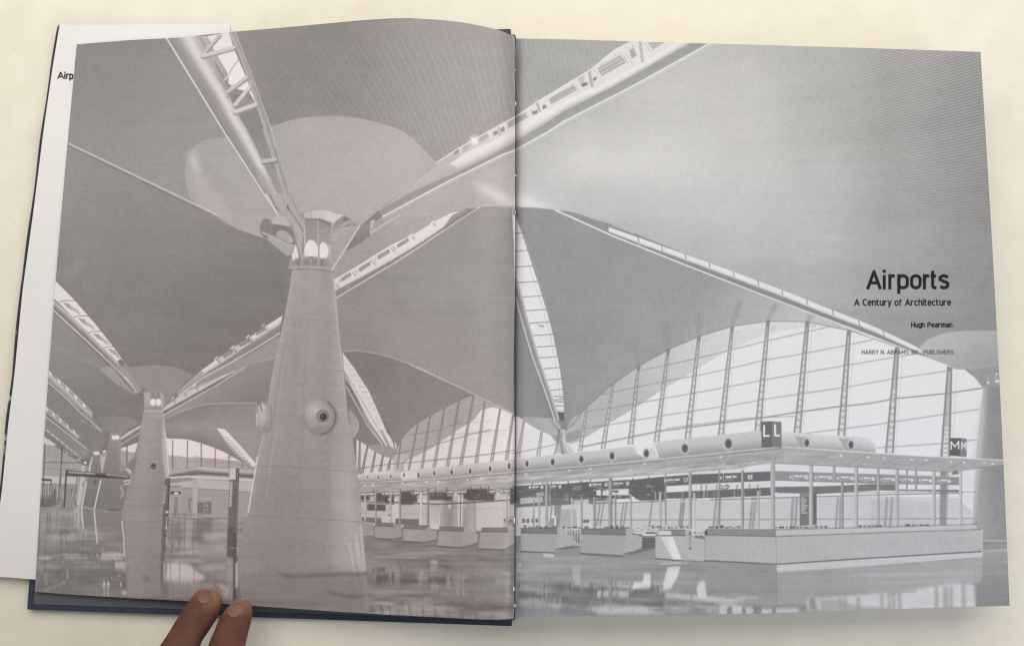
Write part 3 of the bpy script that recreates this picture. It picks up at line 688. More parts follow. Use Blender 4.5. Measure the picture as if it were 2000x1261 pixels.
def draw_floor_left():
    F = [(60, 992), (150, 990), (240, 1000), (330, 1010), (445, 1013), (500, 1010), (700, 1045), (733, 1052), (787, 1056), (827, 1060), (900, 1072), (1007, 1076), (1007, 1240), (40, 1240)]
    poly(F, G(200, 1010, 150, 200, 1170, 127))
    poly([(330, 1010), (480, 1013), (480, 1100), (325, 1098)], G(400, 1010, 156, 400, 1090, 142))
    poly([(720, 1050), (1007, 1080), (1007, 1240), (715, 1240)], G(850, 1060, 138, 850, 1200, 134))
    n1 = vnoise(90, 7, 21); n2 = vnoise(34, 3.2, 22); n3 = vnoise(14, 1.8, 23)
    add(F, lambda X, Y: (26 * n1 + 20 * n2 + 10 * n3)[int(Y[0, 0]):int(Y[0, 0]) + Y.shape[0], int(X[0, 0]):int(X[0, 0]) + Y.shape[1]])
    mirror(66, 262, 1000, 1165, 993, .4, 1.5, 6, 81, 20, .7)
    mirror(326, 445, 1016, 1172, 1012, .5, 1.5, 5, 91, 10, .8)
    # mirrored columns
    poly([(184, 996), (238, 1000), (238, 1035), (196, 1040), (186, 1030)], 134, .8, soft=1)
    poly([(160, 990), (184, 996), (186, 1033), (162, 1030)], 132, .8, soft=1)
    line([(184, 996), (186, 1020), (190, 1060)], 2.4, 220, .9); line([(160, 990), (160, 1005), (163, 1033)], 2.4, 218, .9)
    poly([(145, 990), (156, 990), (154, 1030), (146, 1030)], 188, .7, soft=1)
    for a, b, c in ((76, 92, 1043), (100, 118, 1060), (84, 88, 1100)): poly([(a, 1005), (b, 1005), (b - 4, c), (a - 3, c)], 160, .5, soft=2)
    for x, y1, y2 in ((93, 1000, 1035), (112, 1000, 1035), (122, 1005, 1095), (98, 1000, 1040), (135, 1005, 1040), (78, 1000, 1080), (163, 1040, 1075), (150, 1000, 1040)):
        line([(x, y1), (x - 2, y2)], 1.6, 112, .65)
    line([(78, 1028), (230, 1032)], 1.4, 170, .6); line([(95, 1048), (200, 1052)], 3, 172, .6, soft=1); line([(78, 1040), (140, 1040)], 1, 115, .6)
    for x0, x1, y, w, v in ((75, 102, 1089, 5, 196), (120, 160, 1082, 2, 196), (128, 172, 1089, 2.5, 196), (140, 170, 1097, 2, 180), (200, 240, 1083, 5, 200), (198, 240, 1090, 4, 206), (168, 185, 1098, 2, 190), (205, 235, 1079, 3, 210),
                            (180, 196, 1082, 2, 90), (140, 180, 1079, 1.6, 95), (76, 110, 1098, 1.2, 100)):
        for k in range(5): a_ = x0 + (x1 - x0) * k / 5; line([(a_, y + RNG.uniform(-.8, .8)), (a_ + (x1 - x0) / 5 * RNG.uniform(.6, 1.1), y + RNG.uniform(-.5, 1))], w * RNG.uniform(.5, 1), v, .75)
    poly([(225, 1097), (246, 1097), (246, 1111), (225, 1110)], 200, .85)
    for k in range(4): line([(225, 1099 + 3.4 * k), (246, 1099 + 3.4 * k)], 1, 150); line([(228 + 5 * k, 1097), (228 + 5 * k, 1111)], .8, 160)
    for cx, cy, rx, ry in ((203.5, 1140, 2.6, 5), (211.5, 1140, 2.6, 5), (203.5, 1149, 1.6, 1.6), (210.5, 1149, 1.6, 1.6), (204, 1158, 2, 2.5), (211, 1158, 2, 2.5), (131.5, 1119, 1.5, 2.4), (131.5, 1126, 1.5, 2), (122, 1097, 1.5, 1.5), (190, 1083, 2, 1.6), (233, 1122, 2, 1.5), (243, 1157, 6, 3), (236, 1140, 2, 4)):
        ell(cx, cy, rx, ry, 214, .85)
    rs = np.random.RandomState(9)
    for i in range(26):
        t = rs.rand(); ell(88 + 40 * t + rs.uniform(-3, 3), 1152 - 16 * t + rs.uniform(-3, 3), rs.uniform(1, 3), rs.uniform(.6, 1.6), rs.uniform(160, 205), .7)
    for i in range(30): ell(rs.uniform(72, 100), rs.uniform(1102, 1140), rs.uniform(1, 4), rs.uniform(.8, 2.5), rs.uniform(140, 180), .6)
    # shop wall mirrored, fence
    poly([(383, 1012), (415, 1012), (412, 1060), (380, 1060)], 124, .7, soft=2)
    poly([(360, 1015), (376, 1015), (372, 1075), (358, 1075)], 172, .7, soft=2)
    poly([(395, 1040), (450, 1035), (450, 1050), (400, 1056)], 178, .7, soft=3)
    for x in (337, 350, 362, 379): line([(x, 1000), (x - 2, 1085)], 1.3, 108, .7)
    for y in (1003, 1010, 1033, 1048): line([(330, y), (398, y + 3)], 1.2, 118, .7)
    for i in range(36):
        x = rs.uniform(330, 440); y = rs.uniform(1066, 1100); line([(x, y), (x + rs.uniform(8, 34), y + .6)], rs.uniform(1, 2), rs.uniform(100, 200), .6)
    poly([(326, 1100), (345, 1098), (372, 1103), (385, 1115), (400, 1124), (398, 1131), (372, 1137), (340, 1136), (324, 1134)], 208, .85, soft=2)
    for x in (333, 351, 379): line([(x, 1097), (x, 1140)], 1.5, 140, .9)
    line([(325, 1131), (400, 1132)], 1.2, 160, .9); line([(345, 1108), (372, 1110)], 1, 170, .8)
    poly([(380, 1105), (440, 1100), (442, 1110), (400, 1116)], 190, .6, soft=2)
    for i in range(10): line([(400 + rs.uniform(0, 15), 1103 + 3 * i), (440 + rs.uniform(-6, 3), 1104 + 3 * i)], 1, rs.uniform(120, 205), .6)
    poly([(330, 1140), (450, 1145), (460, 1175), (325, 1165)], 150, .6, soft=4)
    line([(432, 1145), (446, 1150), (440, 1165)], 6, 206, .8, soft=1)
    for i in range(12): line([(428 + rs.uniform(0, 18), 1143 + 2 * i), (432 + rs.uniform(0, 16), 1145 + 2 * i)], 1.6, rs.uniform(130, 235), .8)

def draw_second_column():
    colL = sp(D3([(795, -10), (772, 130), (757, 205), (737, 300), (715, 400), (690, 500), (680, 560), (690, 640), (700, 800), (712, 905), (718, 990)]))
    colR = sp(D3([(917, -10), (925, 150), (930, 290), (922, 400), (915, 500), (912, 600), (900, 760), (893, 985)]))
    poly([(284, 770), (319, 770), (319, 800), (321, 820)] + colR + colL[::-1] + [(281, 800)], G(290, 800, 166, 290, 1060, 149))
    cl, cr = np.array(colL), np.array(colR)
    def tone(X, Y):
        y = Y[:, 0]; xl = np.interp(y, cl[:, 1], cl[:, 0])[:, None]; xr = np.interp(y, cr[:, 1], cr[:, 0])[:, None]
        return np.interp(np.clip((X - xl) / (xr - xl), 0, 1), [0, .15, .4, .65, .88, 1], [158, 165, 163, 156, 152, 166]) - np.clip((Y - 850) / 250, 0, 1) * 16
    poly(colR + colL[::-1], tone, .85, soft=1)
    poly([(318, 798), (326, 870), (330, 930), (324, 935), (316, 880)], 186, .8, soft=1)
    line(D3([(922, 60), (935, 180), (942, 300)]), 2, 214)
    line(D3([(680, 565), (690, 640), (696, 760)]), 2.6, 222, .85)
    poly([(240, 1017), (318, 1017), (316, 1165), (248, 1165)], 147, .6, soft=3)
    for y in (985, 1016): line([(238, y), (318, y + 1)], 1.2, 125, .5)
    poly([(312, 1080), (318, 1080), (322, 1140), (314, 1150)], 120, .7, soft=2)
    line([(320, 1100), (322, 1135)], 3, 205, .6, soft=1)
    ell(286, 1130, 8, 5, 118, .7, soft=2)
    poly(sp(D3([(765, 205), (740, 215), (718, 240), (716, 265), (735, 285), (748, 300)])), 138)
    ell(299.8, 910, 12.5, 12.5, 130, .5, soft=2); ell(299.4, 909.2, 11, 11.5, 160); ell(299.6, 909.6, 7, 7.4, 132); ell(299.7, 910, 4, 4.3, 82); ell(299.4, 911.5, 1.2, 1.8, 165)
    # neck with its lamps
    poly(C6([(845, 1100), (880, 1090), (935, 1090), (962, 1120), (960, 1190), (950, 1215), (850, 1215)]), 176)
    poly(C6([(880, 1092), (935, 1092), (940, 1135), (880, 1135)]), 138, .7)
    for x in (897, 928): ell(x / 3, 400 + 1155 / 3, 5.2, 6.6, 240)
    line(C6([(912, 1095), (912, 1180)]), 1.4, 170)
    poly(C6([(850, 1180), (955, 1180), (952, 1200), (850, 1200)]), 150, .8)
    line(C6([(840, 1080), (820, 1110)]), 5, 120, .7)

def draw_pylons():
    poly([(322, 934), (332.5, 933), (328, 1030), (319, 1100), (313, 1150), (316, 1030)], 116)
    line([(331, 934), (327, 1028)], 2.2, 92); line([(326, 1000), (325, 1060)], 3, 196, .6)
    for i in range(9):
        x, y = 323.6 - .35 * i, 949 + 4 * i
        ell(x, y, 1.7, 1.3, 222, .95); ell(x, y, .7, .5, 130)
    for y, v in ((999, 215), (1005, 90), (1030, 200), (1036, 110), (1045, 90), (1070, 96)): ell(326 - (y - 1000) * .06, y, 3, 2.4, v, .8)
    poly([(450, 914), (461, 914), (460, 938), (448.6, 938)], 200)
    poly([(448.6, 936), (460.5, 936), (459.5, 1030), (457.6, 1088), (442.6, 1088), (444.6, 1030)], 118)
    poly([(444.6, 1029), (459.5, 1029), (457.6, 1086), (443, 1088)], 104, .8)
    poly([(461, 914), (467.5, 914), (462, 1060), (461, 1170), (455, 1170), (458.5, 1040)], 100)
    line([(464.5, 914), (460.4, 1040)], 1.2, 160)
    for i in range(10):
        x, y = 452 - .22 * i, 942 + 4.9 * i
        ell(x, y, 2.4, 2.0, 226, .95); ell(x + .3, y + .2, 1.0, .8, 120)
    poly([(442, 1092), (455, 1092), (455, 1170), (441, 1168)], 160, .7, soft=2)
    line([(462, 1100), (462, 1145)], 5, 196, .8, soft=1); line([(456.5, 1040), (456.5, 1172)], 2, 92, .8)
    line([(442, 1068), (466, 1070)], 1.4, 160, .8)

def draw_big_column():
    L = [(572, 520), (566, 560), (560, 593), (551, 640), (540, 690), (529, 745), (521, 800), (514, 848), (505, 885), (497, 925), (490, 965), (484, 1005), (476, 1030), (471, 1050), (467, 1085), (467, 1110), (469, 1140), (473, 1195)]
    R = [(650, 528), (655, 567), (661, 630), (667, 687), (673, 740), (677, 783), (681, 820), (689, 862), (695, 900), (700, 942), (705, 990), (708, 1030), (712, 1075), (715, 1117), (719, 1152), (721, 1200)]
    base = sp([(572, 522), (585, 527), (600, 525), (625, 523), (650, 528)], 4)
    P = sp(L, 4) + sp(R, 4)[::-1] + base[::-1]
    LA = np.array(sp(L, 4)); RA = np.array(sp(R, 4))
    TB = np.array([[176, 168, 164, 166, 164, 160, 164, 174], [172, 160, 157, 161, 158, 158, 166, 176], [166, 158, 155, 158, 156, 160, 170, 172],
                   [158, 151, 147, 149, 153, 172, 178, 166], [150, 146, 143, 144, 150, 168, 172, 168], [146, 142, 138, 138, 142, 146, 146, 142]], float)
    def tone(X, Y):
        y = Y[:, 0]; xl = np.interp(y, LA[:, 1], LA[:, 0])[:, None]; xr = np.interp(y, RA[:, 1], RA[:, 0])[:, None]
        t = np.clip((X - xl) / (xr - xl), 0, 1); fy = np.interp(y, [530, 700, 850, 970, 1085, 1150], range(6))
        out = np.zeros(X.shape)
        for r_ in range(6):
            wgt = np.clip(1 - np.abs(fy - r_), 0, 1); wgt = wgt * wgt * (3 - 2 * wgt)
            out += wgt[:, None] * np.interp(t, [0, .1, .3, .5, .68, .8, .9, 1], TB[r_])
        return out
    poly(P, tone)
    # light from the right side, darker left flank
    def edge(t):
        n = min(len(L), len(R)); A = resamp(L, 40); B = resamp(R, 40); return [tuple(a + (b - a) * t) for a, b in zip(A, B)]
    for t0, t1 in ((.93, .97), (.88, .93)):
        line([edge(t0)[31], edge(t1)[37]], 3, 212, .6, w2=1, soft=1)
    line([edge(.985)[29], edge(.992)[34]], 3, 214, .6, soft=1)
    line([edge(.94)[30], edge(.985)[36]], 3, 206, .6, soft=1)
    line(edge(.98)[1:15], 2.4, 186, .7)
    line(edge(.1)[3:9], 2, 180, .5); line(edge(.14)[9:24], 1.6, 178, .6); line(edge(.10)[9:24], 1.2, 136, .5)
    line(edge(.145)[20:27], 2, 170, .6)
    line([(527, 770), (521, 800), (519, 840)], 1.6, 175, .6)
    line([(514, 850), (503, 895)], 1.6, 190, .9); line([(503, 892), (494, 945), (485, 1000)], 2.6, 228, .9, w2=2)
    for yl, yr in ((604, 610), (622, 628), (718, 724), (813, 817), (909, 921), (1006, 1019)):
        A = np.array(sp(L, 6)); B = np.array(sp(R, 6))
        xl = np.interp(yl, A[:, 1], A[:, 0]); xr = np.interp(yr, B[:, 1], B[:, 0])
        if yl == 604: continue
        line(sp([(xl, yl), (xl * .6 + xr * .4, (yl + yr) / 2 - 2.5), (xr, yr)]), 1.2, 124 if yl > 880 else 140, .6)
    line(edge(.44)[6:36], 1, 132, .45); line(edge(.72)[10:36], 1, 130, .45); line(edge(.42)[8:18], 1, 176, .3)
    line(sp([(572, 528), (590, 525), (615, 524), (650, 531)]), 1.6, 140, .8); line(sp([(566, 522), (600, 518), (648, 524)]), 1.4, 184, .6)
    # floor line and reflection under it
    poly([(468, 1120), (540, 1117), (716, 1118), (722, 1200), (473, 1197)], 133, .65, soft=4)
    poly(D4([(540, 848), (640, 862), (880, 852), (1050, 850), (1050, 866), (780, 872), (600, 884)]), 112, .75, soft=1)
    poly(D4([(800, 945), (940, 970), (1060, 965), (1100, 985), (960, 998), (860, 975)]), 116, .7, soft=1)
    poly(D4([(400, 1000), (700, 1005), (860, 1020), (860, 1030), (600, 1040), (400, 1020)]), 120, .55, soft=2)
    line([(713, 1125), (716, 1190)], 6, 150, .6, soft=2)
    n = vnoise(3, 3, 41)
    add(P, lambda X, Y: 5 * n[int(Y[0, 0]):int(Y[0, 0]) + Y.shape[0], int(X[0, 0]):int(X[0, 0]) + Y.shape[1]])

def draw_portholes():
    ell(627, 815, 33, 35, 120, .55, soft=2)
    ell(624.5, 814, 30, 33.5, 150); ell(622, 811, 26, 29, 172, .8, soft=4); ell(614, 800, 12, 12, 194, .7, soft=5); ell(628, 838, 20, 7, 138, .6, soft=4); line(sp([(597, 806), (603, 792), (615, 784), (628, 782)]), 1.4, 200, .7)
    line(sp([(640, 785), (652, 798), (655, 815), (650, 832), (640, 843), (625, 848)]), 2, 108, .8)
    ell(630.5, 812, 12.5, 12.5, 150); ell(630.5, 812, 12, 12, 128); ell(631, 812.5, 9, 9, 176); ell(631.5, 813, 7.6, 7.6, 84); ell(629, 811, 5, 5, 100, .6)
    ell(515.5, 814, 14.5, 31.5, 158); ell(512, 808, 9, 22, 190, .8, soft=3); ell(510, 798, 4, 8, 210, .6, soft=2); ell(519, 838, 6, 6, 138, .5, soft=2)
    line(sp([(529, 790), (531, 815), (527, 838), (519, 846)]), 2, 128, .8); line(sp([(503, 790), (512, 784), (523, 786)]), 1.8, 124, .8)
    line([(508, 788), (512, 803)], 2.4, 112, .8); line([(514, 790), (520, 798)], 2, 215, .7); line([(501, 808), (502, 830)], 2, 220, .8)
    poly(sp([(681, 800), (692, 812), (701, 825), (700, 840), (692, 853), (686, 856)]), 168); line(sp([(683, 801), (695, 813), (700, 828), (694, 850)]), 1.4, 198, .7)

def draw_hub():
    # where the big tubes meet the top of the column
    poly(E2([(585, 660), (700, 560), (1120, 560), (1150, 800), (1150, 990), (1000, 960), (560, 960), (590, 830)]), 172)
    poly(E2([(560, 840), (700, 820), (1060, 840), (1150, 900), (1130, 990), (900, 950), (560, 960)]), 158, .8, soft=2)
    poly(E2([(770, 300), (1110, 350), (1110, 470), (1095, 620), (1090, 830), (770, 830), (760, 600), (775, 450)]), G(605, 430, 150, 620, 480, 166))
    poly(E2([(765, 300), (980, 308), (1110, 365), (1110, 420), (900, 330), (765, 330)]), 138, .8, soft=1)
    line(E2([(940, 350), (945, 960)]), 3.2, 176); line(E2([(958, 640), (958, 950)]), 1.4, 140, .7)
    poly(sp(E2([(745, 255), (790, 232), (900, 207), (1050, 203), (1150, 245), (1285, 268), (1230, 300), (1160, 355), (1100, 358), (1040, 335), (980, 310), (860, 310), (770, 300), (745, 255)])), G(600, 410, 190, 640, 432, 214))
    line(E2([(840, 190), (850, 300)]), 1.2, 150)
    # bracket at the right
    poly(E2([(1115, 450), (1180, 345), (1280, 268), (1480, 400), (1300, 700), (1125, 985), (1100, 700), (1095, 600)]), 172)
    poly(E2([(1180, 345), (1280, 268), (1380, 330), (1330, 420), (1200, 400), (1115, 450)]), 150, .85, soft=1)
    ell(480 + 1305 / 6.667, 380 + 340 / 6.667, 6, 7, 138)
    line(E2([(1140, 520), (1230, 410), (1290, 380)]), 7.5, 162); line(E2([(1140, 530), (1230, 420), (1350, 345)]), 5, 178, .9)
    line(E2([(1110, 500), (1130, 545), (1180, 530), (1290, 440), (1400, 390)]), 1.4, 192, .8)
    line(E2([(1105, 608), (1290, 500)]), 2, 192, .8); line(E2([(1120, 450), (1430, 385)]), 3, 142, .5)
    poly(E2([(1300, 735), (1400, 560), (1485, 415), (1620, 352), (1612, 515), (1620, 525), (1580, 575), (1440, 665)]), G(690, 440, 150, 690, 480, 136))
    line(E2([(1482, 408), (1300, 700), (1118, 985)]), 3, 206)
    poly(E2([(1625, 350), (1660, 320), (1680, 330), (1660, 410), (1618, 515)]), 190)
    line(E2([(1625, 500), (1800, 390), (2000, 270)]), 4, 196, .9)
    # bowl at the left
    poly(sp(E2([(340, 350), (260, 310), (205, 360), (183, 440), (200, 510), (240, 550), (290, 560), (420, 560), (600, 600), (600, 420)])), 138)
    poly(E2([(210, 480), (380, 545), (620, 650), (610, 682), (380, 590), (215, 515)]), 182)
    poly(E2([(215, 510), (290, 545), (285, 570), (225, 540)]), 112, .7)
    poly(sp(E2([(345, 500), (350, 440), (390, 410), (520, 415), (600, 470), (635, 560), (640, 640), (560, 640), (430, 560), (345, 500)])), 134)
    poly(sp(E2([(400, 510), (430, 470), (520, 480), (590, 540), (612, 600), (590, 628), (540, 615), (400, 540)])), 176)
    line(sp(E2([(545, 620), (590, 628), (608, 600), (590, 560)])), 1.6, 204, .9)
    poly(E2([(330, 340), (360, 300), (400, 275), (530, 300), (600, 380), (600, 420), (420, 388), (340, 380)]), 188)
    # the beam coming down to the hub
    poly(E2([(290, 0), (590, 0), (640, 100), (700, 300), (775, 450), (760, 560), (700, 800), (640, 600), (580, 400), (480, 250), (370, 120)]), 176)
    line(E2([(268, 0), (420, 260)]), 3.4, 206); line(E2([(310, 0), (400, 180)]), 3, 134, .7)
    line(E2([(540, 160), (640, 300), (750, 480)]), 1.8, 124); line(E2([(545, 150), (555, 190)]), 3.5, 118)
    line(E2([(580, 0), (640, 150), (740, 330)]), 2, 140, .6); line(E2([(590, 380), (650, 600), (712, 850)]), 3, 142, .8); line(E2([(640, 420), (720, 560), (750, 650)]), 5, 190, .5)
    line(E2([(750, 550), (735, 780)]), 2.4, 142); line(E2([(765, 450), (770, 640)]), 2.5, 196)
    line(E2([(735, 250), (750, 300)]), 4, 140, .7)
    line(E2([(420, 190), (435, 185)]), 2, 130)
    # lamps
    poly(E2([(650, 650), (668, 700), (700, 850), (610, 855), (606, 790)]), 226)
    poly(sp(E2([(765, 800), (765, 700), (800, 620), (850, 590), (905, 620), (938, 690), (938, 805)])), 238)
    poly(sp(E2([(962, 830), (962, 680), (985, 630), (1015, 620), (1060, 660), (1080, 740), (1050, 830)])), 236)
    poly(E2([(1060, 640), (1120, 660), (1120, 780), (1050, 830), (1085, 740)]), 196, .7, soft=2)
    poly(E2([(725, 800), (765, 750), (800, 800), (1040, 830), (1040, 860), (725, 830)]), 190, .5, soft=2)
    for x0, x1, y0, y1 in ((640, 700, 830, 920), (755, 835, 830, 920), (855, 935, 830, 925), (965, 1030, 840, 925)):
        poly(E2([(x0, y0), (x1, y0), (x1, y1), (x0, y1)]), 142, .9, soft=1)
    line(E2([(845, 825), (845, 910)]), 1.2, 190); line(E2([(830, 820), (870, 820)]), 2, 110); line(E2([(995, 850), (1000, 940)]), 3, 128); line(E2([(1010, 870), (1005, 920)]), 1, 200, .8)
    line(E2([(690, 830), (700, 930)]), 3, 128, .8)
    line(E2([(1120, 610), (1140, 800), (1150, 880)]), 1.4, 146, .7)
    line(sp(E2([(560, 962), (700, 940), (900, 945), (1050, 960), (1130, 990)])), 1.4, 186, .8)
    line(sp(E2([(600, 985), (760, 972), (950, 980), (1130, 1010)])), 1.4, 136, .6)

def draw_right_of_column():
    # dark vault and roof light right of the column
    poly([(667, 687), (700, 685), (747, 693), (800, 711), (850, 735), (900, 758), (1007, 812), (1007, 860), (700, 870), (690, 850), (681, 800)], G(750, 720, 134, 900, 830, 148))
    line(sp([(668, 686), (700, 685), (747, 693), (800, 711), (850, 732)]), 2.2, 182, .7)
    line([(800, 711), (900, 757), (1007, 810)], 2.2, 200, .9)
    poly(C7([(805, 860), (880, 962), (962, 1090), (1038, 1262), (1065, 1330), (1120, 1400), (1140, 1460), (1080, 1440), (960, 1260), (870, 1085), (815, 965)]), 216)
    for i in range(11):
        t = i / 10; a = (672 + 72 * t, 712 + 108 * t); line([a, (a[0] + 19, a[1] - 2)], 1, 162, .8)
    line(C7([(830, 990), (960, 1215), (1080, 1420)]), 1.4, 150, .7)
    strip(C7([(812, 965), (870, 1085), (960, 1262), (1085, 1470)]), C7([(830, 1050), (900, 1140), (940, 1262), (1060, 1460), (1100, 1490)]), [140, 196, 150, 104], n=10)
    line(C7([(828, 1060), (960, 1300), (1095, 1480)]), 2, 200)
    line([(750, 822), (768, 862), (775, 888)], 2.5, 120, .8); line([(745, 840), (767, 884)], 3, 130, .7)

def mull(x0, y0, x1, y1, w, v=140, g=215, bars=True, solid=.0):
    """a glazing truss: two rails with rungs"""
    dx = w * .56
    n = max(2, int(abs(y1 - y0) / (w * 1.5)))
    poly([(x0 - dx * .55, y0), (x0 + dx * .55, y0), (x1 + dx, y1), (x1 - dx, y1)], v, .55)
    ya = y0 + (y1 - y0) * solid
    for i in range(n):
        t0 = solid + (1 - solid) * (i + .22) / n; t1 = solid + (1 - solid) * (i + .86) / n
        c0 = x0 + (x1 - x0) * t0; c1 = x0 + (x1 - x0) * t1
        h0 = dx * (.1 + .45 * t0); h1 = dx * (.1 + .45 * t1)
        if bars: poly([(c0 - h0, y0 + (y1 - y0) * t0), (c0 + h0, y0 + (y1 - y0) * t0), (c1 + h1, y0 + (y1 - y0) * t1), (c1 - h1, y0 + (y1 - y0) * t1)], g, .8)
    line([(x0 - dx * .4, y0), (x1 - dx * .95, y1)], max(1.4, w * .27), v); line([(x0 + dx * .4, y0), (x1 + dx * .95, y1)], max(1.4, w * .27), v)

def draw_glass_left():
    arcp = sp([(768, 892), (782, 862), (800, 838), (835, 814), (868, 797), (897, 781), (925, 770)]) + [(948, 783), (977, 797), (1007, 812)]
    poly(arcp + [(1007, 905), (920, 912), (830, 922), (768, 922)], 174)
    poly(D5([(330, 225), (460, 160), (600, 62), (700, 0)]) + [(940, 800), (960, 795), (975, 797), (1007, 812), (1007, 905), (920, 912), (830, 922), (790, 922), (788, 905)], G(800, 900, 214, 1000, 860, 230))
    poly([(696, 858), (704, 862), (711, 866), (725, 877), (748, 889), (770, 896), (775, 925), (696, 932)], 214)
    poly(sp([(712, 866), (722, 868), (740, 868), (765, 872), (775, 888), (772, 898), (762, 894), (748, 889), (730, 880), (712, 866)]), 160)
    poly([(768, 888), (790, 886), (800, 890), (785, 900), (780, 925), (768, 925)], 190, .9, soft=1)
    line(arcp[:-3], 1.2, 132, .9)
    for x0, y0, x1, y1, w in ((816, 828, 798, 920, 3), (840, 812, 824, 915, 3.4), (868, 798, 848, 912, 4.4), (897, 781, 874, 910, 4.8), (925, 771, 900, 908, 5), (947, 784, 930, 905, 5), (977, 797, 960, 902, 5.2), (1002, 810, 989, 899, 5),
                              (783, 862, 776, 915, 2.4)):
        mull(x0, y0, x1, y1, w, 134, 196)
    for x0, y0, x1, y1 in ((703, 862, 701, 925), (718, 870, 707, 924), (733, 882, 726, 921), (748, 889, 742, 920), (763, 895, 758, 918)): mull(x0, y0, x1, y1, 4, 120, 196)
    for p in ([(696, 915), (757, 906), (822, 901), (920, 891), (1007, 878)], [(770, 886), (830, 874), (925, 846), (960, 838)], [(800, 850), (860, 838), (900, 825)]):
        line(p, 1.6, 134, .85)
    for p in ([(796, 862), (870, 850), (1007, 838)], [(812, 840), (900, 826), (960, 822)], [(845, 812), (925, 800)], [(830, 898), (1007, 884)], [(860, 806), (940, 790)]):
        line(p, 1, 150, .6)
    for i in range(12): line([(858 + 12 * i, 870 - 3 * (i % 4) * 4), (866 + 12 * i, 869 - 3 * (i % 4) * 4)], .8, 160, .7)

def draw_lower_vault_right():
    V = [(1013, 405), (1050, 406), (1090, 412), (1200, 463), (1350, 524), (1500, 582), (1700, 655), (1760, 690), (1700, 690), (1658, 647), (1577, 628), (1500, 627), (1430, 637), (1365, 658), (1305, 683), (1247, 715), (1197, 750), (1147, 793), (1108, 838), (1104, 760), (1090, 683), (1070, 600), (1040, 500)]
    def tone(X, Y):
        t = np.clip(((X - 1050) * .62 + (Y - 430) * .45) / 420, 0, 1)
        return 150 + 12 * t + 34 * np.clip(t - .62, 0, 1) / .38
    poly(V, tone)
    poly([(1035, 480), (1110, 440), (1180, 560), (1180, 720), (1110, 700)], 148, .4, soft=30)
    def ribs(X, Y):
        u = X + np.where(X > 1380, (Y - 560) * np.clip((X - 1380) / 260, 0, 1) * .75, (Y - 560) * .03)
        amp = np.interp(X, [1040, 1200, 1400, 1560, 1650], [2.2, 3.2, 5.5, 8, 4])
        return amp * np.sin(u * 2 * math.pi / 5.6)
    add(V, ribs)
    for x, y, dx, dy in ((1247, 713, -10, 44), (1305, 680, -6, 44), (1365, 655, 0, 44), (1430, 634, 14, 40), (1500, 624, 14, 26), (1577, 626, 5, 8)):
        line([(x, y), (x + dx * .5, y - dy * .55), (x + dx, y - dy)], 5, 148, .6, w2=11, soft=3)
    line([(1180, 690), (1235, 705), (1140, 770)], 26, 170, .35, soft=9)

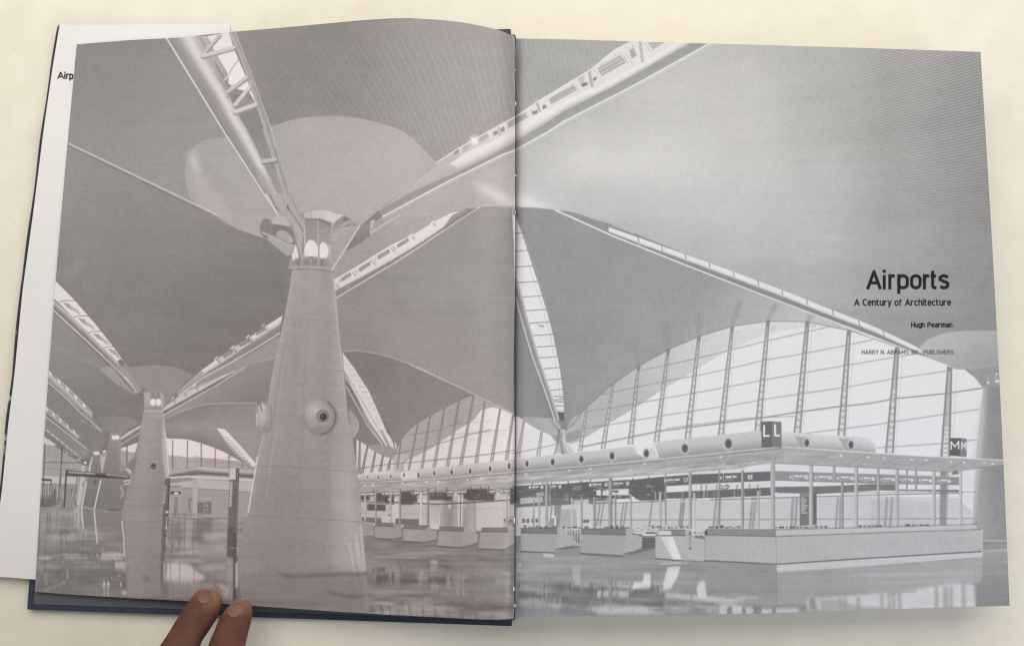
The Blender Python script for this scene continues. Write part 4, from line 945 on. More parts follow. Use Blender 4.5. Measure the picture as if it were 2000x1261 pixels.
def draw_glass_right():
    cable = [(1108, 838), (1147, 793), (1197, 750), (1247, 715), (1305, 683), (1365, 657), (1430, 637), (1500, 627), (1577, 628), (1658, 645), (1752, 677), (1855, 714)]
    low = [(1920, 762), (1905, 900), (1690, 885), (1480, 862), (1280, 880), (1130, 900)]
    poly(cable[:-1] + [(1850, 712), (1885, 722), (1905, 738), (1922, 760)] + low + [(1100, 880)], G(1190, 770, 186, 1450, 650, 216))
    add(cable[:9] + [(1500, 650), (1293, 762), (1135, 855)], lambda X, Y: 2.0 * np.sin((X + .1 * Y) * 2 * math.pi / 6))
    bright = sp([(1130, 862), (1200, 820), (1250, 790), (1293, 761), (1350, 728), (1413, 690), (1460, 668), (1500, 652), (1560, 641), (1610, 637)]) + [(1658, 647), (1700, 656), (1752, 677), (1850, 713), (1885, 722), (1905, 738), (1922, 760)] + low
    poly(bright, 231)
    # small panes left of the roof light, and the two caps
    poly([(1005, 810), (1038, 826), (1075, 848), (1100, 862), (1130, 862), (1130, 902), (1005, 905)], 226)
    poly(sp([(1018, 818), (1028, 811), (1045, 810), (1065, 813), (1088, 822), (1096, 840), (1092, 862), (1082, 852), (1060, 843), (1040, 832), (1018, 818)]), G(1020, 815, 172, 1085, 850, 180))
    poly(sp([(1108, 834), (1120, 815), (1135, 809), (1160, 807), (1178, 812), (1172, 822), (1150, 838), (1132, 858), (1112, 866), (1104, 850), (1108, 834)]), 186)
    poly(sp([(1075, 848), (1090, 850), (1125, 840), (1135, 842), (1130, 855), (1112, 862), (1098, 866), (1085, 862), (1075, 848)]), 156, .8)
    strip([(1090, 838), (1094, 862), (1096, 890)], [(1104, 838), (1104, 862), (1124, 886)], [140, 176, 205, 196], n=5)
    line([(1092, 838), (1088, 868), (1082, 888)], 2, 120, .8); line([(1108, 838), (1135, 815)], 1.2, 130, .8); line([(1075, 820), (1092, 842)], 1.4, 130, .8)
    line(cable, 1.5, 140, .9)
    M = ((1023, 822, 1012, 893, 5.5, 0), (1058, 843, 1051, 890, 6, 0), (1098, 845, 1089, 884, 5, 0), (1147, 793, 1133, 880, 6, 0), (1197, 750, 1178, 875, 7, 0), (1247, 716, 1231, 867, 8, 0), (1305, 684, 1282, 862, 8, .1), (1365, 659, 1343, 855, 9, .1),
         (1430, 640, 1408, 848, 9, .12), (1500, 629, 1480, 842, 10, .15), (1577, 630, 1557, 846, 11, .2), (1658, 648, 1643, 853, 12, .3), (1752, 680, 1737, 884, 13, .38), (1855, 716, 1846, 892, 15, .65))
    for x0, y0, x1, y1, w, s in M:
        mull(x0, y0, x1, y1, w, 150, 226, True, s)
        if x0 > 1200:
            line([(x0 + w * .9, y0 + 6), (x1 + w * .9, y1)], 1, 188, .8)
            poly([(x0 - 4, y0), (x0 - 2, y0 - 4), (x0 + 3, y0 - 4), (x0 + 4, y0), (x0 + 2, y0 + 8), (x0 - 3, y0 + 8)], 142, .9)
    def cab(p, w=1.4, v=150): line(p, w, v, .9); line([(x, y + 2) for x, y in p], 1, 180, .4)
    cab([(1252, 723), (1350, 702), (1420, 685), (1490, 667), (1623, 637)]); cab([(1165, 772), (1200, 765), (1303, 743), (1360, 733), (1430, 718), (1493, 703), (1570, 690), (1657, 673), (1703, 663)])
    cab([(1150, 802), (1200, 795), (1300, 777), (1367, 765), (1500, 740), (1567, 728), (1657, 712), (1747, 697), (1810, 688)]); cab([(1135, 838), (1300, 810), (1433, 790), (1500, 778), (1567, 768), (1657, 755), (1740, 740), (1855, 723)])
    cab([(1136, 872), (1290, 841), (1400, 827), (1450, 820), (1490, 815), (1553, 805), (1633, 794), (1700, 787), (1747, 778), (1847, 768), (1922, 757)], 2.6, 150)
    cab([(1300, 836), (1457, 816), (1555, 812)], 1.2); cab([(1569, 846), (1700, 830), (1860, 806), (1915, 798)]); cab([(1712, 874), (1845, 865), (1915, 857)])
    for x, y in ((1372, 665), (1436, 648), (1506, 640), (1584, 637)): line([(x, y), (x + 9, y + 1), (x + 9, y - 3)], 1, 158, .8)
    cab([(1005, 884), (1060, 873), (1095, 864)], 1.4)

def draw_right_column():
    poly(sp([(1797, 677), (1813, 663), (1847, 650), (1883, 646), (1930, 645.5), (1975, 647)]) + [(1975, 712), (1953, 714), (1930, 719), (1900, 722), (1867, 721), (1850, 712), (1800, 690)], G(1850, 650, 186, 1900, 725, 170))
    poly([(1893, 722), (1925, 719), (1960, 711), (1990, 711), (1990, 860), (1915, 860), (1922, 757), (1905, 738)], 158)
    poly([(1893, 722), (1905, 738), (1922, 757), (1990, 752), (1990, 711), (1930, 719)], 160)
    poly([(1922, 757), (1990, 752), (1990, 1075), (1893, 1075), (1897, 1000), (1912, 850)], G(1900, 900, 166, 1945, 900, 148))
    poly([(1918, 757), (1926, 757), (1925, 800), (1912, 930), (1902, 1020), (1890, 1020), (1900, 900)], 205, .75, soft=4)
    for k in range(3): poly([(1925 + 15 * k, 733), (1932 + 15 * k, 732), (1933 + 15 * k, 746), (1928 + 15 * k, 750)], 176, .8)
    ell(1930, 747, 3, 2.4, 216); ell(1948, 744, 4, 2.6, 232); ell(1947, 730, 3, 2, 205)
    line([(1905, 738), (1920, 757)], 1.5, 182)
    line([(1958, 905), (1962, 1040)], 1, 140, .4)

def draw_ridge_right():
    top = [(1190, 444), (1247, 464), (1340, 497), (1433, 531), (1527, 566), (1627, 606), (1700, 634), (1780, 672), (1852, 710)]
    tb = [(1188, 452), (1245, 474), (1338, 507), (1430, 541), (1523, 576), (1623, 616), (1698, 643), (1778, 680), (1852, 713)]
    dk = [(1200, 461), (1300, 500), (1350, 522), (1500, 580), (1600, 616), (1700, 655), (1780, 688), (1857, 715)]
    poly(sp([(1085, 412), (1120, 415), (1155, 427), (1190, 444), (1247, 472), (1300, 490)]) + [(1300, 502), (1200, 461), (1090, 413)], 146)
    strip(tb, dk, [160, 138, 152], n=20)
    strip(top, tb, [224, 230, 206], n=20)
    line([(1086, 411), (1200, 462), (1350, 522), (1500, 580), (1700, 655), (1857, 716)], 3.4, 226, .95, w2=2)
    for i, (x, y) in enumerate(((1247, 466), (1293, 483), (1339, 498), (1386, 516), (1433, 533), (1481, 550), (1528, 569), (1576, 587), (1627, 608), (1678, 628), (1726, 648))):
        line([(x - 1, y - 2), (x + 1, y + 7)], 2.2, 150, .9)
        if i in (0, 2): line([(x - 1, y + 8), (x + 4, y + 14)], 2, 196, .7)
    line([(1195, 440), (1240, 456)], 1.2, 215, .8)

def draw_gutter_roof_light():
    poly([(1003, 560), (1008, 580), (1042, 697), (1086, 822), (1075, 816), (1005, 812)], 148)
    poly(C8([(640, 80), (720, 300), (810, 600), (870, 850), (915, 1080), (925, 1262), (905, 1262), (900, 1160), (880, 960), (840, 760), (800, 610), (750, 450), (690, 265), (655, 160), (625, 70)]), 152)
    line(C8([(650, 120), (740, 380), (815, 650), (870, 900), (908, 1150), (912, 1250)]), 1.2, 180, .6)
    poly(C8([(605, 60), (622, 65), (655, 160), (690, 265), (750, 450), (800, 610), (840, 760), (880, 960), (898, 1100), (905, 1205), (862, 1198), (830, 1100), (760, 900), (700, 690), (650, 500), (622, 420)]), 229)
    L_ = C8([(622, 430), (650, 500), (700, 690), (760, 900), (830, 1100), (862, 1198)])
    R_ = C8([(624, 70), (655, 160), (690, 265), (750, 450), (800, 610), (840, 760), (880, 960), (898, 1100), (905, 1205)])
    A = np.array(sp(L_)); B = np.array(sp(R_))
    for y in (168, 270, 362, 453, 537, 617, 690, 762, 830, 893, 957, 1022, 1083, 1140):
        yy = 400 + y / 3
        xl = np.interp(yy, A[:, 1], A[:, 0]) if yy > A[0, 1] else 1006.5
        xr = np.interp(yy - 2, B[:, 1], B[:, 0])
        line([(xl, yy + 1), (xr, yy - 1.5)], 1.5, 118, .85)
        for q in range(3):
            xx = xl + (xr - xl) * (.2 + .27 * q); line([(xx, yy + 16), (xx + 9, yy + 3)], 1, 196, .5)
    line([tuple(b) for b in (B - [6, 0])[20:-4]], 1, 150, .5)
    for y in (1120, 1150, 1175): line(C8([(845, y), (900, y + 4)]), 1.8, 120, .8)
    poly(C8([(745, 700), (790, 703), (785, 718), (755, 712)]), 165, .7)
    strip(L_ + C8([(885, 1262)]), C8([(622, 520), (640, 580), (690, 750), (740, 920), (800, 1100), (850, 1262)]), [205, 190, 160, 140, 176], n=16)
    line(C8([(622, 545), (660, 690), (720, 890), (790, 1080), (852, 1262)]), 2.4, 214)
    line(C8([(622, 575), (655, 700), (712, 890), (780, 1080), (842, 1262)]), 1.6, 128, .5)
    poly(C8([(862, 1198), (905, 1205), (908, 1262), (880, 1262)]), 112); poly(C8([(860, 1200), (905, 1206), (905, 1214), (864, 1210)]), 226)
    line([(1000.5, 406), (1004, 470), (1006, 545)], 1.8, 214, .9)
    poly([(995, 405), (1000, 405), (1005, 545), (1003, 560)], 138, .5, soft=1)

def draw_canopy():
    # long duct with portholes
    top = [(700, 927), (776, 922), (818, 915), (890, 909), (1005, 896), (1100, 886), (1238, 871), (1280, 864), (1300, 860), (1400, 850), (1485, 840)]
    bot = [(700, 941), (776, 937), (818, 935), (890, 931), (1005, 918), (1100, 910), (1238, 899), (1280, 895), (1300, 892), (1400, 884), (1500, 874)]
    strip(top, bot, [206, 200, 196, 186, 170, 158], n=50)
    poly([(785, 922), (812, 916), (816, 935), (788, 937)], 214, .9, soft=1); line([(786, 923), (784, 930), (788, 937)], 3, 226, .8)
    poly([(1238, 871), (1275, 864), (1281, 880), (1286, 894), (1262, 896), (1245, 885)], 234, .9, soft=1)
    poly([(1262, 878), (1276, 872), (1284, 893), (1264, 896)], 196, .7, soft=1); line(sp([(1278, 866), (1282, 880), (1287, 893)]), 2, 222, .8)
    for x, y, rx, ry in ((718, 931, 1.6, 4), (739, 932, 2, 5), (763, 930, 2, 5), (789, 927, 2, 5), (817, 927.5, 2.6, 6.4), (848, 924, 2.8, 6.4), (882, 922, 3, 6.8), (918, 920, 3.2, 7.2), (957, 915.5, 3.4, 7.4), (994, 910, 3.4, 7.8),
                         (1029, 905, 4, 8), (1079, 902, 5, 8.4), (1135, 896.5, 5.6, 8.8), (1195, 890, 6.2, 9.6), (1262, 885, 6.6, 10), (1337, 875, 8, 11), (1422, 866, 9, 12)):
        ell(x, y, rx + 1, ry + 1, 222, .8); ell(x, y, rx, ry, 176); ell(x + rx * .1, y, rx * .72, ry * .74, 112); ell(x + rx * .1, y + .5, rx * .4, ry * .4, 92, .7)
    strip([(1527, 842), (1600, 848), (1680, 853), (1700, 857), (1709, 868)], [(1527, 873), (1600, 877), (1680, 881), (1700, 883), (1710, 883)], [214, 210, 200, 186, 168], n=12)
    for x, y in ((1575.5, 864), (1662, 868)):
        poly([(x - 24, y - 13), (x, y - 11), (x + 6, y - 6), (x + 6, y + 7), (x, y + 11), (x - 10, y + 9)], 166, .85, soft=1)
        ell(x, y, 7, 10, 212); ell(x, y + .3, 5.6, 8.6, 150); ell(x + .4, y + .6, 4, 6.4, 104)
    line([(1665, 851), (1668, 882)], 1, 160, .5)
    # flat roof edge, underside
    poly([(700, 944), (860, 934), (1005, 920), (1150, 908), (1300, 894), (1420, 882), (1527, 872), (1600, 877), (1780, 889), (1975, 899), (1975, 905), (1957, 907), (1855, 920), (1740, 914), (1600, 907), (1510, 903), (1400, 918), (1180, 934), (1000, 946), (700, 957)], 172)
    line([(700, 946), (860, 937), (1005, 924), (1150, 912), (1300, 899), (1420, 887), (1524, 875)], 3.6, 150, .8)
    line([(700, 943), (860, 934), (1005, 920.5), (1150, 908.5), (1300, 894.5), (1420, 882.5), (1527, 872)], 1.6, 214, .95)
    line([(1527, 872), (1600, 877), (1780, 889), (1975, 899)], 2, 216); line([(1524, 874), (1513, 898), (1512, 904)], 2, 150, .7)
    line([(1512, 904), (1600, 908), (1740, 915), (1855, 921), (1957, 908)], 1.8, 140, .8)
    line([(1300, 900), (1410, 890), (1524, 880)], 1.6, 200, .6)
    poly([(1310, 906), (1500, 886), (1508, 898), (1400, 916), (1310, 922)], 158, .7, soft=2)
    poly([(1530, 880), (1580, 884), (1560, 900), (1530, 900)], 186, .7, soft=2)
    for x0 in (1600, 1665, 1730, 1800, 1860): line([(x0 + 30, 882 + (x0 - 1600) * .06), (x0 - 14, 905 + (x0 - 1600) * .045)], 2, 150, .6)
    for i, x0 in enumerate((720, 775, 830, 890, 950, 1012, 1082, 1160, 1240, 1330)):
        s = .35 + i * .12; y0 = 950 - (x0 - 720) * .058
        poly([(x0, y0), (x0 + 60 * s, y0 - 7 * s), (x0 + 86 * s, y0 - 1 * s), (x0 + 30 * s, y0 + 4 * s)], 196, .75, soft=1)
        poly([(x0 + 10 * s, y0 - 2), (x0 + 50 * s, y0 - 8 * s), (x0 + 56 * s, y0 - 6 * s), (x0 + 14 * s, y0)], 142, .5, soft=1)
    rs = np.random.RandomState(31)
    for k in range(130):
        x = rs.uniform(705, 1470); y = 950 - (x - 700) * .062 + rs.uniform(-3, 5 + (x - 700) * .012); L_ = rs.uniform(8, 46)
        line([(x, y), (x + L_, y - L_ * .075)], rs.uniform(.9, 1.8), rs.choice([142, 150, 198, 206, 216]), .55)
    for k in range(60):
        x = rs.uniform(1535, 1900); y = 884 + (x - 1535) * .05 + rs.uniform(0, 20); L_ = rs.uniform(14, 50)
        line([(x, y), (x + L_, y + L_ * .03)], rs.uniform(.9, 1.6), rs.choice([146, 155, 196, 204]), .45)
    for k in range(40):
        x = rs.uniform(1300, 1506); y = 903 - (x - 1300) * .05 + rs.uniform(0, 16); line([(x, y), (x + rs.uniform(10, 40), y - 2)], 1.1, rs.choice([146, 196, 210]), .5)
    for x, y in ((712, 947), (728, 946), (786, 943), (833, 941), (856, 940), (913, 936), (940, 934), (1002, 927), (1027, 925), (1112, 918), (1153, 915), (1259, 905), (1407, 892), (1642, 889), (1696, 892), (1727, 894), (1781, 897), (1809, 898), (1858, 901), (1883, 902), (1923, 903), (1939, 905)):
        ell(x, y, 2.6, 1.3, 240, .95)
    # dark cube signs
    poly([(1486, 823), (1508, 822), (1509, 873), (1488, 874)], 116); poly([(1508, 822), (1526, 823.5), (1527, 873), (1509, 873)], 134)
    text('L', 1490.5, 1503.5, 853, 852, 24, 3.6, 236); text('L', 1512, 1523.5, 851.5, 852, 23.5, 3.6, 236)
    poly([(1855, 855), (1877, 855), (1876, 891), (1855, 889)], 108); poly([(1877, 855), (1888, 856), (1888, 892), (1876, 891)], 136)
    text('M', 1856.5, 1873.5, 878, 877, 17, 2.4, 236); text('M', 1877.5, 1887, 877.5, 878, 16, 1.8, 230)

def post(x, y0, y1, w, v=172):
    poly([(x - w / 2, y0), (x + w / 2, y0), (x + w / 2, y1), (x - w / 2, y1)], v)
    line([(x - w * .3, y0), (x - w * .3, y1)], max(1, w * .25), v + 24, .6); line([(x + w * .42, y0), (x + w * .42, y1)], max(.8, w * .22), v - 48, .8)

def draw_hall_right():
    # glass wall and town behind the desks
    B_ = [(1005, 938), (1300, 918), (1510, 903), (1855, 920), (1905, 912), (1897, 1040), (1700, 1045), (1005, 1045)]
    poly(B_, 220)
    poly([(1005, 985), (1085, 985), (1160, 985), (1300, 975), (1700, 968), (1870, 972), (1900, 1000), (1897, 1042), (1005, 1042)], 202)
    poly([(1700, 975), (1815, 978), (1818, 1030), (1700, 1030)], 192, .8, soft=1)
    rs = np.random.RandomState(12)
    for k in range(16): line([(1160, 985 + 3.4 * k), (1520, 979 + 3.6 * k)], .8, 184, .6)
    for k in range(60): x = 1160 + 6 * k; line([(x, 984), (x - 1, 1030)], .7, 186, .5)
    for k in range(14): line([(1520, 982 + 3.6 * k), (1800, 976 + 3.9 * k)], .8, 186, .5)
    for k in range(45): x = 1525 + 6 * k; line([(x, 980), (x, 1030)], .7, 190, .45)
    for i in range(40): x = rs.uniform(1240, 1320); y = rs.uniform(1022, 1038); line([(x, y), (x + rs.uniform(2, 8), y)], 1, rs.uniform(120, 190), .8)
    poly([(1012, 985), (1060, 985), (1060, 1030), (1012, 1030)], 206); poly([(1090, 995), (1125, 993), (1128, 1030), (1090, 1030)], 178)
    for x in (1020, 1028, 1038, 1046): poly([(x, 1012), (x + 6, 1012), (x + 6, 1020), (x, 1020)], 128); 
    poly([(1139, 1014), (1151, 1014), (1151, 1020), (1139, 1020)], 120)
    poly([(1082, 975), (1098, 975), (1092, 1030), (1084, 1030)], 150); poly([(1072, 1007), (1086, 1007), (1086, 1030), (1072, 1030)], 222); poly([(1075, 1011), (1083, 1011), (1083, 1030), (1075, 1030)], 160)
    for a, b, c in ((1078, 1073, 990), (1172, 1166, 982), (1179, 1172, 982), (1218, 1212, 982), (1224, 1218, 982), (1274, 1268, 978), (1331, 1326, 975), (1337, 1332, 975)): line([(a, c), (b, 1026)], 2.6, 140, .85)
    for a, b in ((1334, 1329), (1399, 1393), (1406, 1401), (1470, 1464), (1476, 1470), (1548, 1545), (1556, 1553), (1636, 1632), (1642, 1640), (1732, 1728), (1742, 1738)):
        line([(a, 972), (b, 1030)], 4, 158, .9); line([(a + 3, 972), (b + 3, 1030)], .8, 120, .6)
    poly([(1837, 910), (1850, 910), (1848, 1025), (1835, 1025)], 150); poly([(1851, 915), (1854, 915), (1850, 1025), (1848, 1025)], 178)
    line([(1155, 1015), (1905, 1012)], 1.6, 134, .85); line([(1520, 962), (1905, 960)], 1.4, 140, .7)
    line([(1005, 978), (1160, 983), (1300, 978), (1700, 966), (1880, 962)], 1.6, 118, .9)
    # dark boards
    for p, v in (([(1005, 948), (1095, 944), (1096, 968), (1062, 975), (1005, 982)], 116), ([(1093, 945), (1150, 940), (1165, 958), (1165, 978), (1070, 972)], 112), ([(1150, 941), (1230, 936), (1230, 954), (1163, 958)], 114),
                 ([(1228, 937), (1297, 930), (1300, 960), (1298, 976), (1250, 977), (1228, 964)], 110), ([(1296, 931), (1348, 927), (1348, 946), (1297, 949)], 114), ([(1164, 967), (1232, 966), (1232, 973), (1164, 974)], 108),
                 ([(1296, 961), (1510, 951), (1510, 967), (1390, 972), (1296, 973)], 118),
                 ([(1300, 930), (1350, 926), (1506, 920), (1510, 938), (1350, 945), (1300, 948)], 116), ([(1008, 980), (1062, 973), (1150, 972), (1200, 976), (1200, 980), (1008, 990)], 126)):
        poly(p, v)
    for x in (1040, 1060, 1076, 1110, 1135, 1153, 1190, 1236, 1267, 1300): line([(x, 925), (x, 945)], 2.4, 112, .85)
    for i in range(26):
        x = 1020 + rs.uniform(0, 290); y = 945 - (x - 1000) * .055 + rs.uniform(-3, 0); line([(x, y), (x + rs.uniform(4, 22), y - 1)], 2, 226, .9)
    poly([(1166, 956), (1228, 954), (1228, 964), (1166, 965)], 216); poly([(1174, 954), (1177, 954), (1177, 966), (1174, 966)], 120); poly([(1197, 957), (1208, 957), (1208, 961), (1197, 961)], 110)
    poly([(1311, 949), (1333, 948), (1333, 959), (1311, 960)], 226); poly([(1338, 949), (1344, 948), (1344, 958), (1338, 959)], 222); poly([(1048, 961), (1062, 960), (1062, 969), (1048, 970)], 170)
    poly([(1358, 947), (1500, 943), (1500, 951), (1358, 957)], 214); poly([(1362, 975), (1386, 973), (1386, 976), (1362, 977)], 218)
    for x in (1370, 1380, 1400, 1420, 1440, 1464, 1480): line([(x, 946), (x - 1, 958)], 2, 120, .8)
    line(sp([(1408, 947), (1412, 950), (1420, 946), (1424, 950), (1416, 954), (1408, 953)]), 1.6, 110)
    for x0, x1, y, h, lab, lx in ((1035, 1052, 953, 5.4, 'L5', 1056), (1068, 1086, 952, 5.4, 'L4', 1091), (1153, 1175, 948.5, 6, 'L3', 1181), (1194, 1217, 946.5, 6, 'L2', 1223), (1300, 1328, 940.5, 7.6, 'L1', 1336)):
        ell(x0, y - h * .35, h * .42, h * .5, 226)
        text('Daftar Masuk'.replace('f', 'f'), x0 + 4, x1, y - h * .25, y - h * .35, h * .55, 1.1, 222, .95)
        line([(x0 + 4, y + 1), (x0 + 4 + (x1 - x0) * .5, y + .6)], 1, 198, .8)
        text(lab, lx, lx + h * .95, y + .5, y, h * 1.15, 1.5, 232)
    for x, y in ((1012, 959), (1018, 959), (1122, 952), (1128, 950), (1234, 948), (1240, 948), (1265, 951), (1272, 951)): ell(x, y, 1.2, 1, 196, .8)
    for k in range(4): line([(1122, 949 + 2.4 * k), (1136, 948 + 2.4 * k)], 1, 172, .7)
    for k in range(46):
        x = rs.uniform(1008, 1300); y = rs.uniform(950, 978) - (x - 1008) * .02
        line([(x, y), (x + rs.uniform(2, 10), y)], rs.uniform(1, 2.2), rs.choice([88, 150, 176, 206]), .6)
    for k in range(34):
        x = rs.uniform(1008, 1500); line([(x, 966 - (x - 1008) * .02), (x + rs.uniform(-1, 1), 978 - (x - 1008) * .015)], 1.2, rs.choice([92, 190, 215]), .6)
    poly([(1016, 972), (1060, 970), (1060, 980), (1016, 984)], 205, .8); poly([(1120, 976), (1150, 974), (1150, 983), (1120, 984)], 205, .8)
    for x0, x1 in ((1164, 1228), (1300, 1350), (1420, 1500)):
        line([(x0, 979), (x1, 977)], 2.4, 216, .8)
    # S boards
    for q in ((1407, 1418, 1438, 1460, 1468, 936.5, 8),): 
        ell(q[0], 933, 2.4, 3, 226); line([(1413, 926), (1413, 939)], 1.2, 220)
        text('Kaunter Tiket', 1417, 1439, 933, 932, 4.6, 1.2, 226); line([(1417, 936.5), (1434, 936)], 1.2, 205, .8); text('S1', 1460, 1469.5, 936, 935.5, 9, 1.9, 232)
    poly([(1514, 919), (1600, 922), (1700, 925), (1876, 931), (1876, 946), (1700, 943), (1600, 940), (1514, 937)], 152)
    line([(1514, 919), (1700, 925), (1876, 931)], 1.2, 190, .7); line([(1514, 937), (1700, 943), (1876, 946)], 1.4, 128, .8)
    poly([(1514, 950), (1600, 949), (1700, 945), (1752, 945), (1752, 955), (1876, 956), (1876, 960), (1716, 957), (1600, 964), (1514, 961)], 128)
    for i, (xs_, xe, lab) in enumerate(((1541, 1582, 'S2'), (1590, 1628, 'S3'), (1633.5, 1671, 'S4'), (1677.5, 1712, 'S5'), (1718.5, 1751, 'S6'), (1757, 1788, 'S7'), (1793, 1823, 'S8'), (1830, 1860, 'S9'))):
        w = xe - xs_; y = 933 + i * 1.1; s = w / 41
        ell(xs_ + 3 * s, y - 2, 1.8 * s, 3 * s, 224, .9); line([(xs_ + 8 * s, y - 7 * s), (xs_ + 8 * s, y + 4 * s)], 1.1, 222)
        text('Kaunter Tiket', xs_ + 11 * s, xs_ + 27 * s, y - 2, y - 1.8, 4 * s, 1.1, 226); line([(xs_ + 11 * s, y + 2), (xs_ + 24 * s, y + 2.3)], 1.1, 204, .8)
        text(lab, xe - 12.5 * s, xe - 3.5, y + 1.5, y + 1.8, 8 * s, 1.6, 230)
        if i > 0: line([(xs_ - 4, 920 + i * 1.2), (xs_ - 4, 940 + i)], 2, 176, .9)
    poly([(1862, 918), (1870, 918), (1874, 925), (1858, 927)], 110, .8)
    # information board between the posts
    poly([(1562, 960), (1580, 960), (1580, 1025), (1562, 1026)], 128); poly([(1588, 962), (1595, 962), (1595, 1024), (1588, 1024)], 118)
    for k in range(9): line([(1565, 972 + 3.6 * k), (1571 + (k * 5) % 7, 972 + 3.6 * k)], 1.6, 222, .9)
    for k in range(3): line([(1563, 962 + 3 * k), (1579, 962 + 3 * k)], 1, 190, .7)
    # posts
    for x, y0, y1, w, v in ((1053, 972, 1030, 4, 176), (1067.5, 935, 1030, 5, 170), (1075, 945, 990, 2.4, 150), (1042, 975, 1028, 2.4, 160), (1117, 972, 1028, 2.4, 200), (1136, 970, 1031, 4, 164), (1161, 970, 1031, 5, 158), (1192, 928, 1032, 7, 160), (1202, 965, 1026, 3, 150),
                            (1232, 965, 1032, 4, 172), (1289.5, 960, 1032, 5, 180), (1300, 930, 1025, 2.4, 150), (1348, 914, 1032, 6, 170), (1356, 962, 1032, 4, 196),
                            (1405, 910, 1024, 3, 150), (1450, 918, 1032, 5.4, 160), (1481, 958, 1032, 4.6, 184), (1509, 902, 1034, 8.4, 178), (1584, 906, 1032, 7, 184), (1628, 908, 940, 4, 168), (1645, 942, 1031, 5, 160), (1672, 910, 1031, 7, 182), (1715, 912, 1028, 5, 174),
                            (1752, 914, 1028, 6.4, 180), (1771, 915, 960, 3, 160), (1789, 914, 956, 4, 160), (1824, 916, 1026, 6.4, 182), (1876, 918, 1025, 6, 192), (1630, 908, 930, 3, 160)):
        post(x, y0, y1, w, v)
    # desk clutter
    for a, b in ((1023, 1078), (1098, 1148), (1180, 1230), (1273, 1340), (1384, 1450), (1514, 1580), (1590, 1612), (1677, 1720), (1768, 1810)):
        x = a
        while x < b:
            w = rs.uniform(3, 10); h = rs.uniform(2, 6.5) if a < 1500 else 3.5; yb = 1031 - (max(0, a - 1520)) * .018
            poly([(x, yb - h), (x + w, yb - h), (x + w, yb), (x, yb)], rs.uniform(88, 140), .85); x += w + rs.uniform(.5, 4)

def desk(front, band, side, tf=168, tb=132, ts=176):
    poly(side, ts); poly(front, tf); poly(band, tb)
    line([band[3], band[2]], 1.6, 104, .8); line([band[0], band[1]], 1.6, 112, .8)
    line([front[3], front[2]], 2.4, 96, .8); line([side[-2], side[-1]], 2, 104, .7)

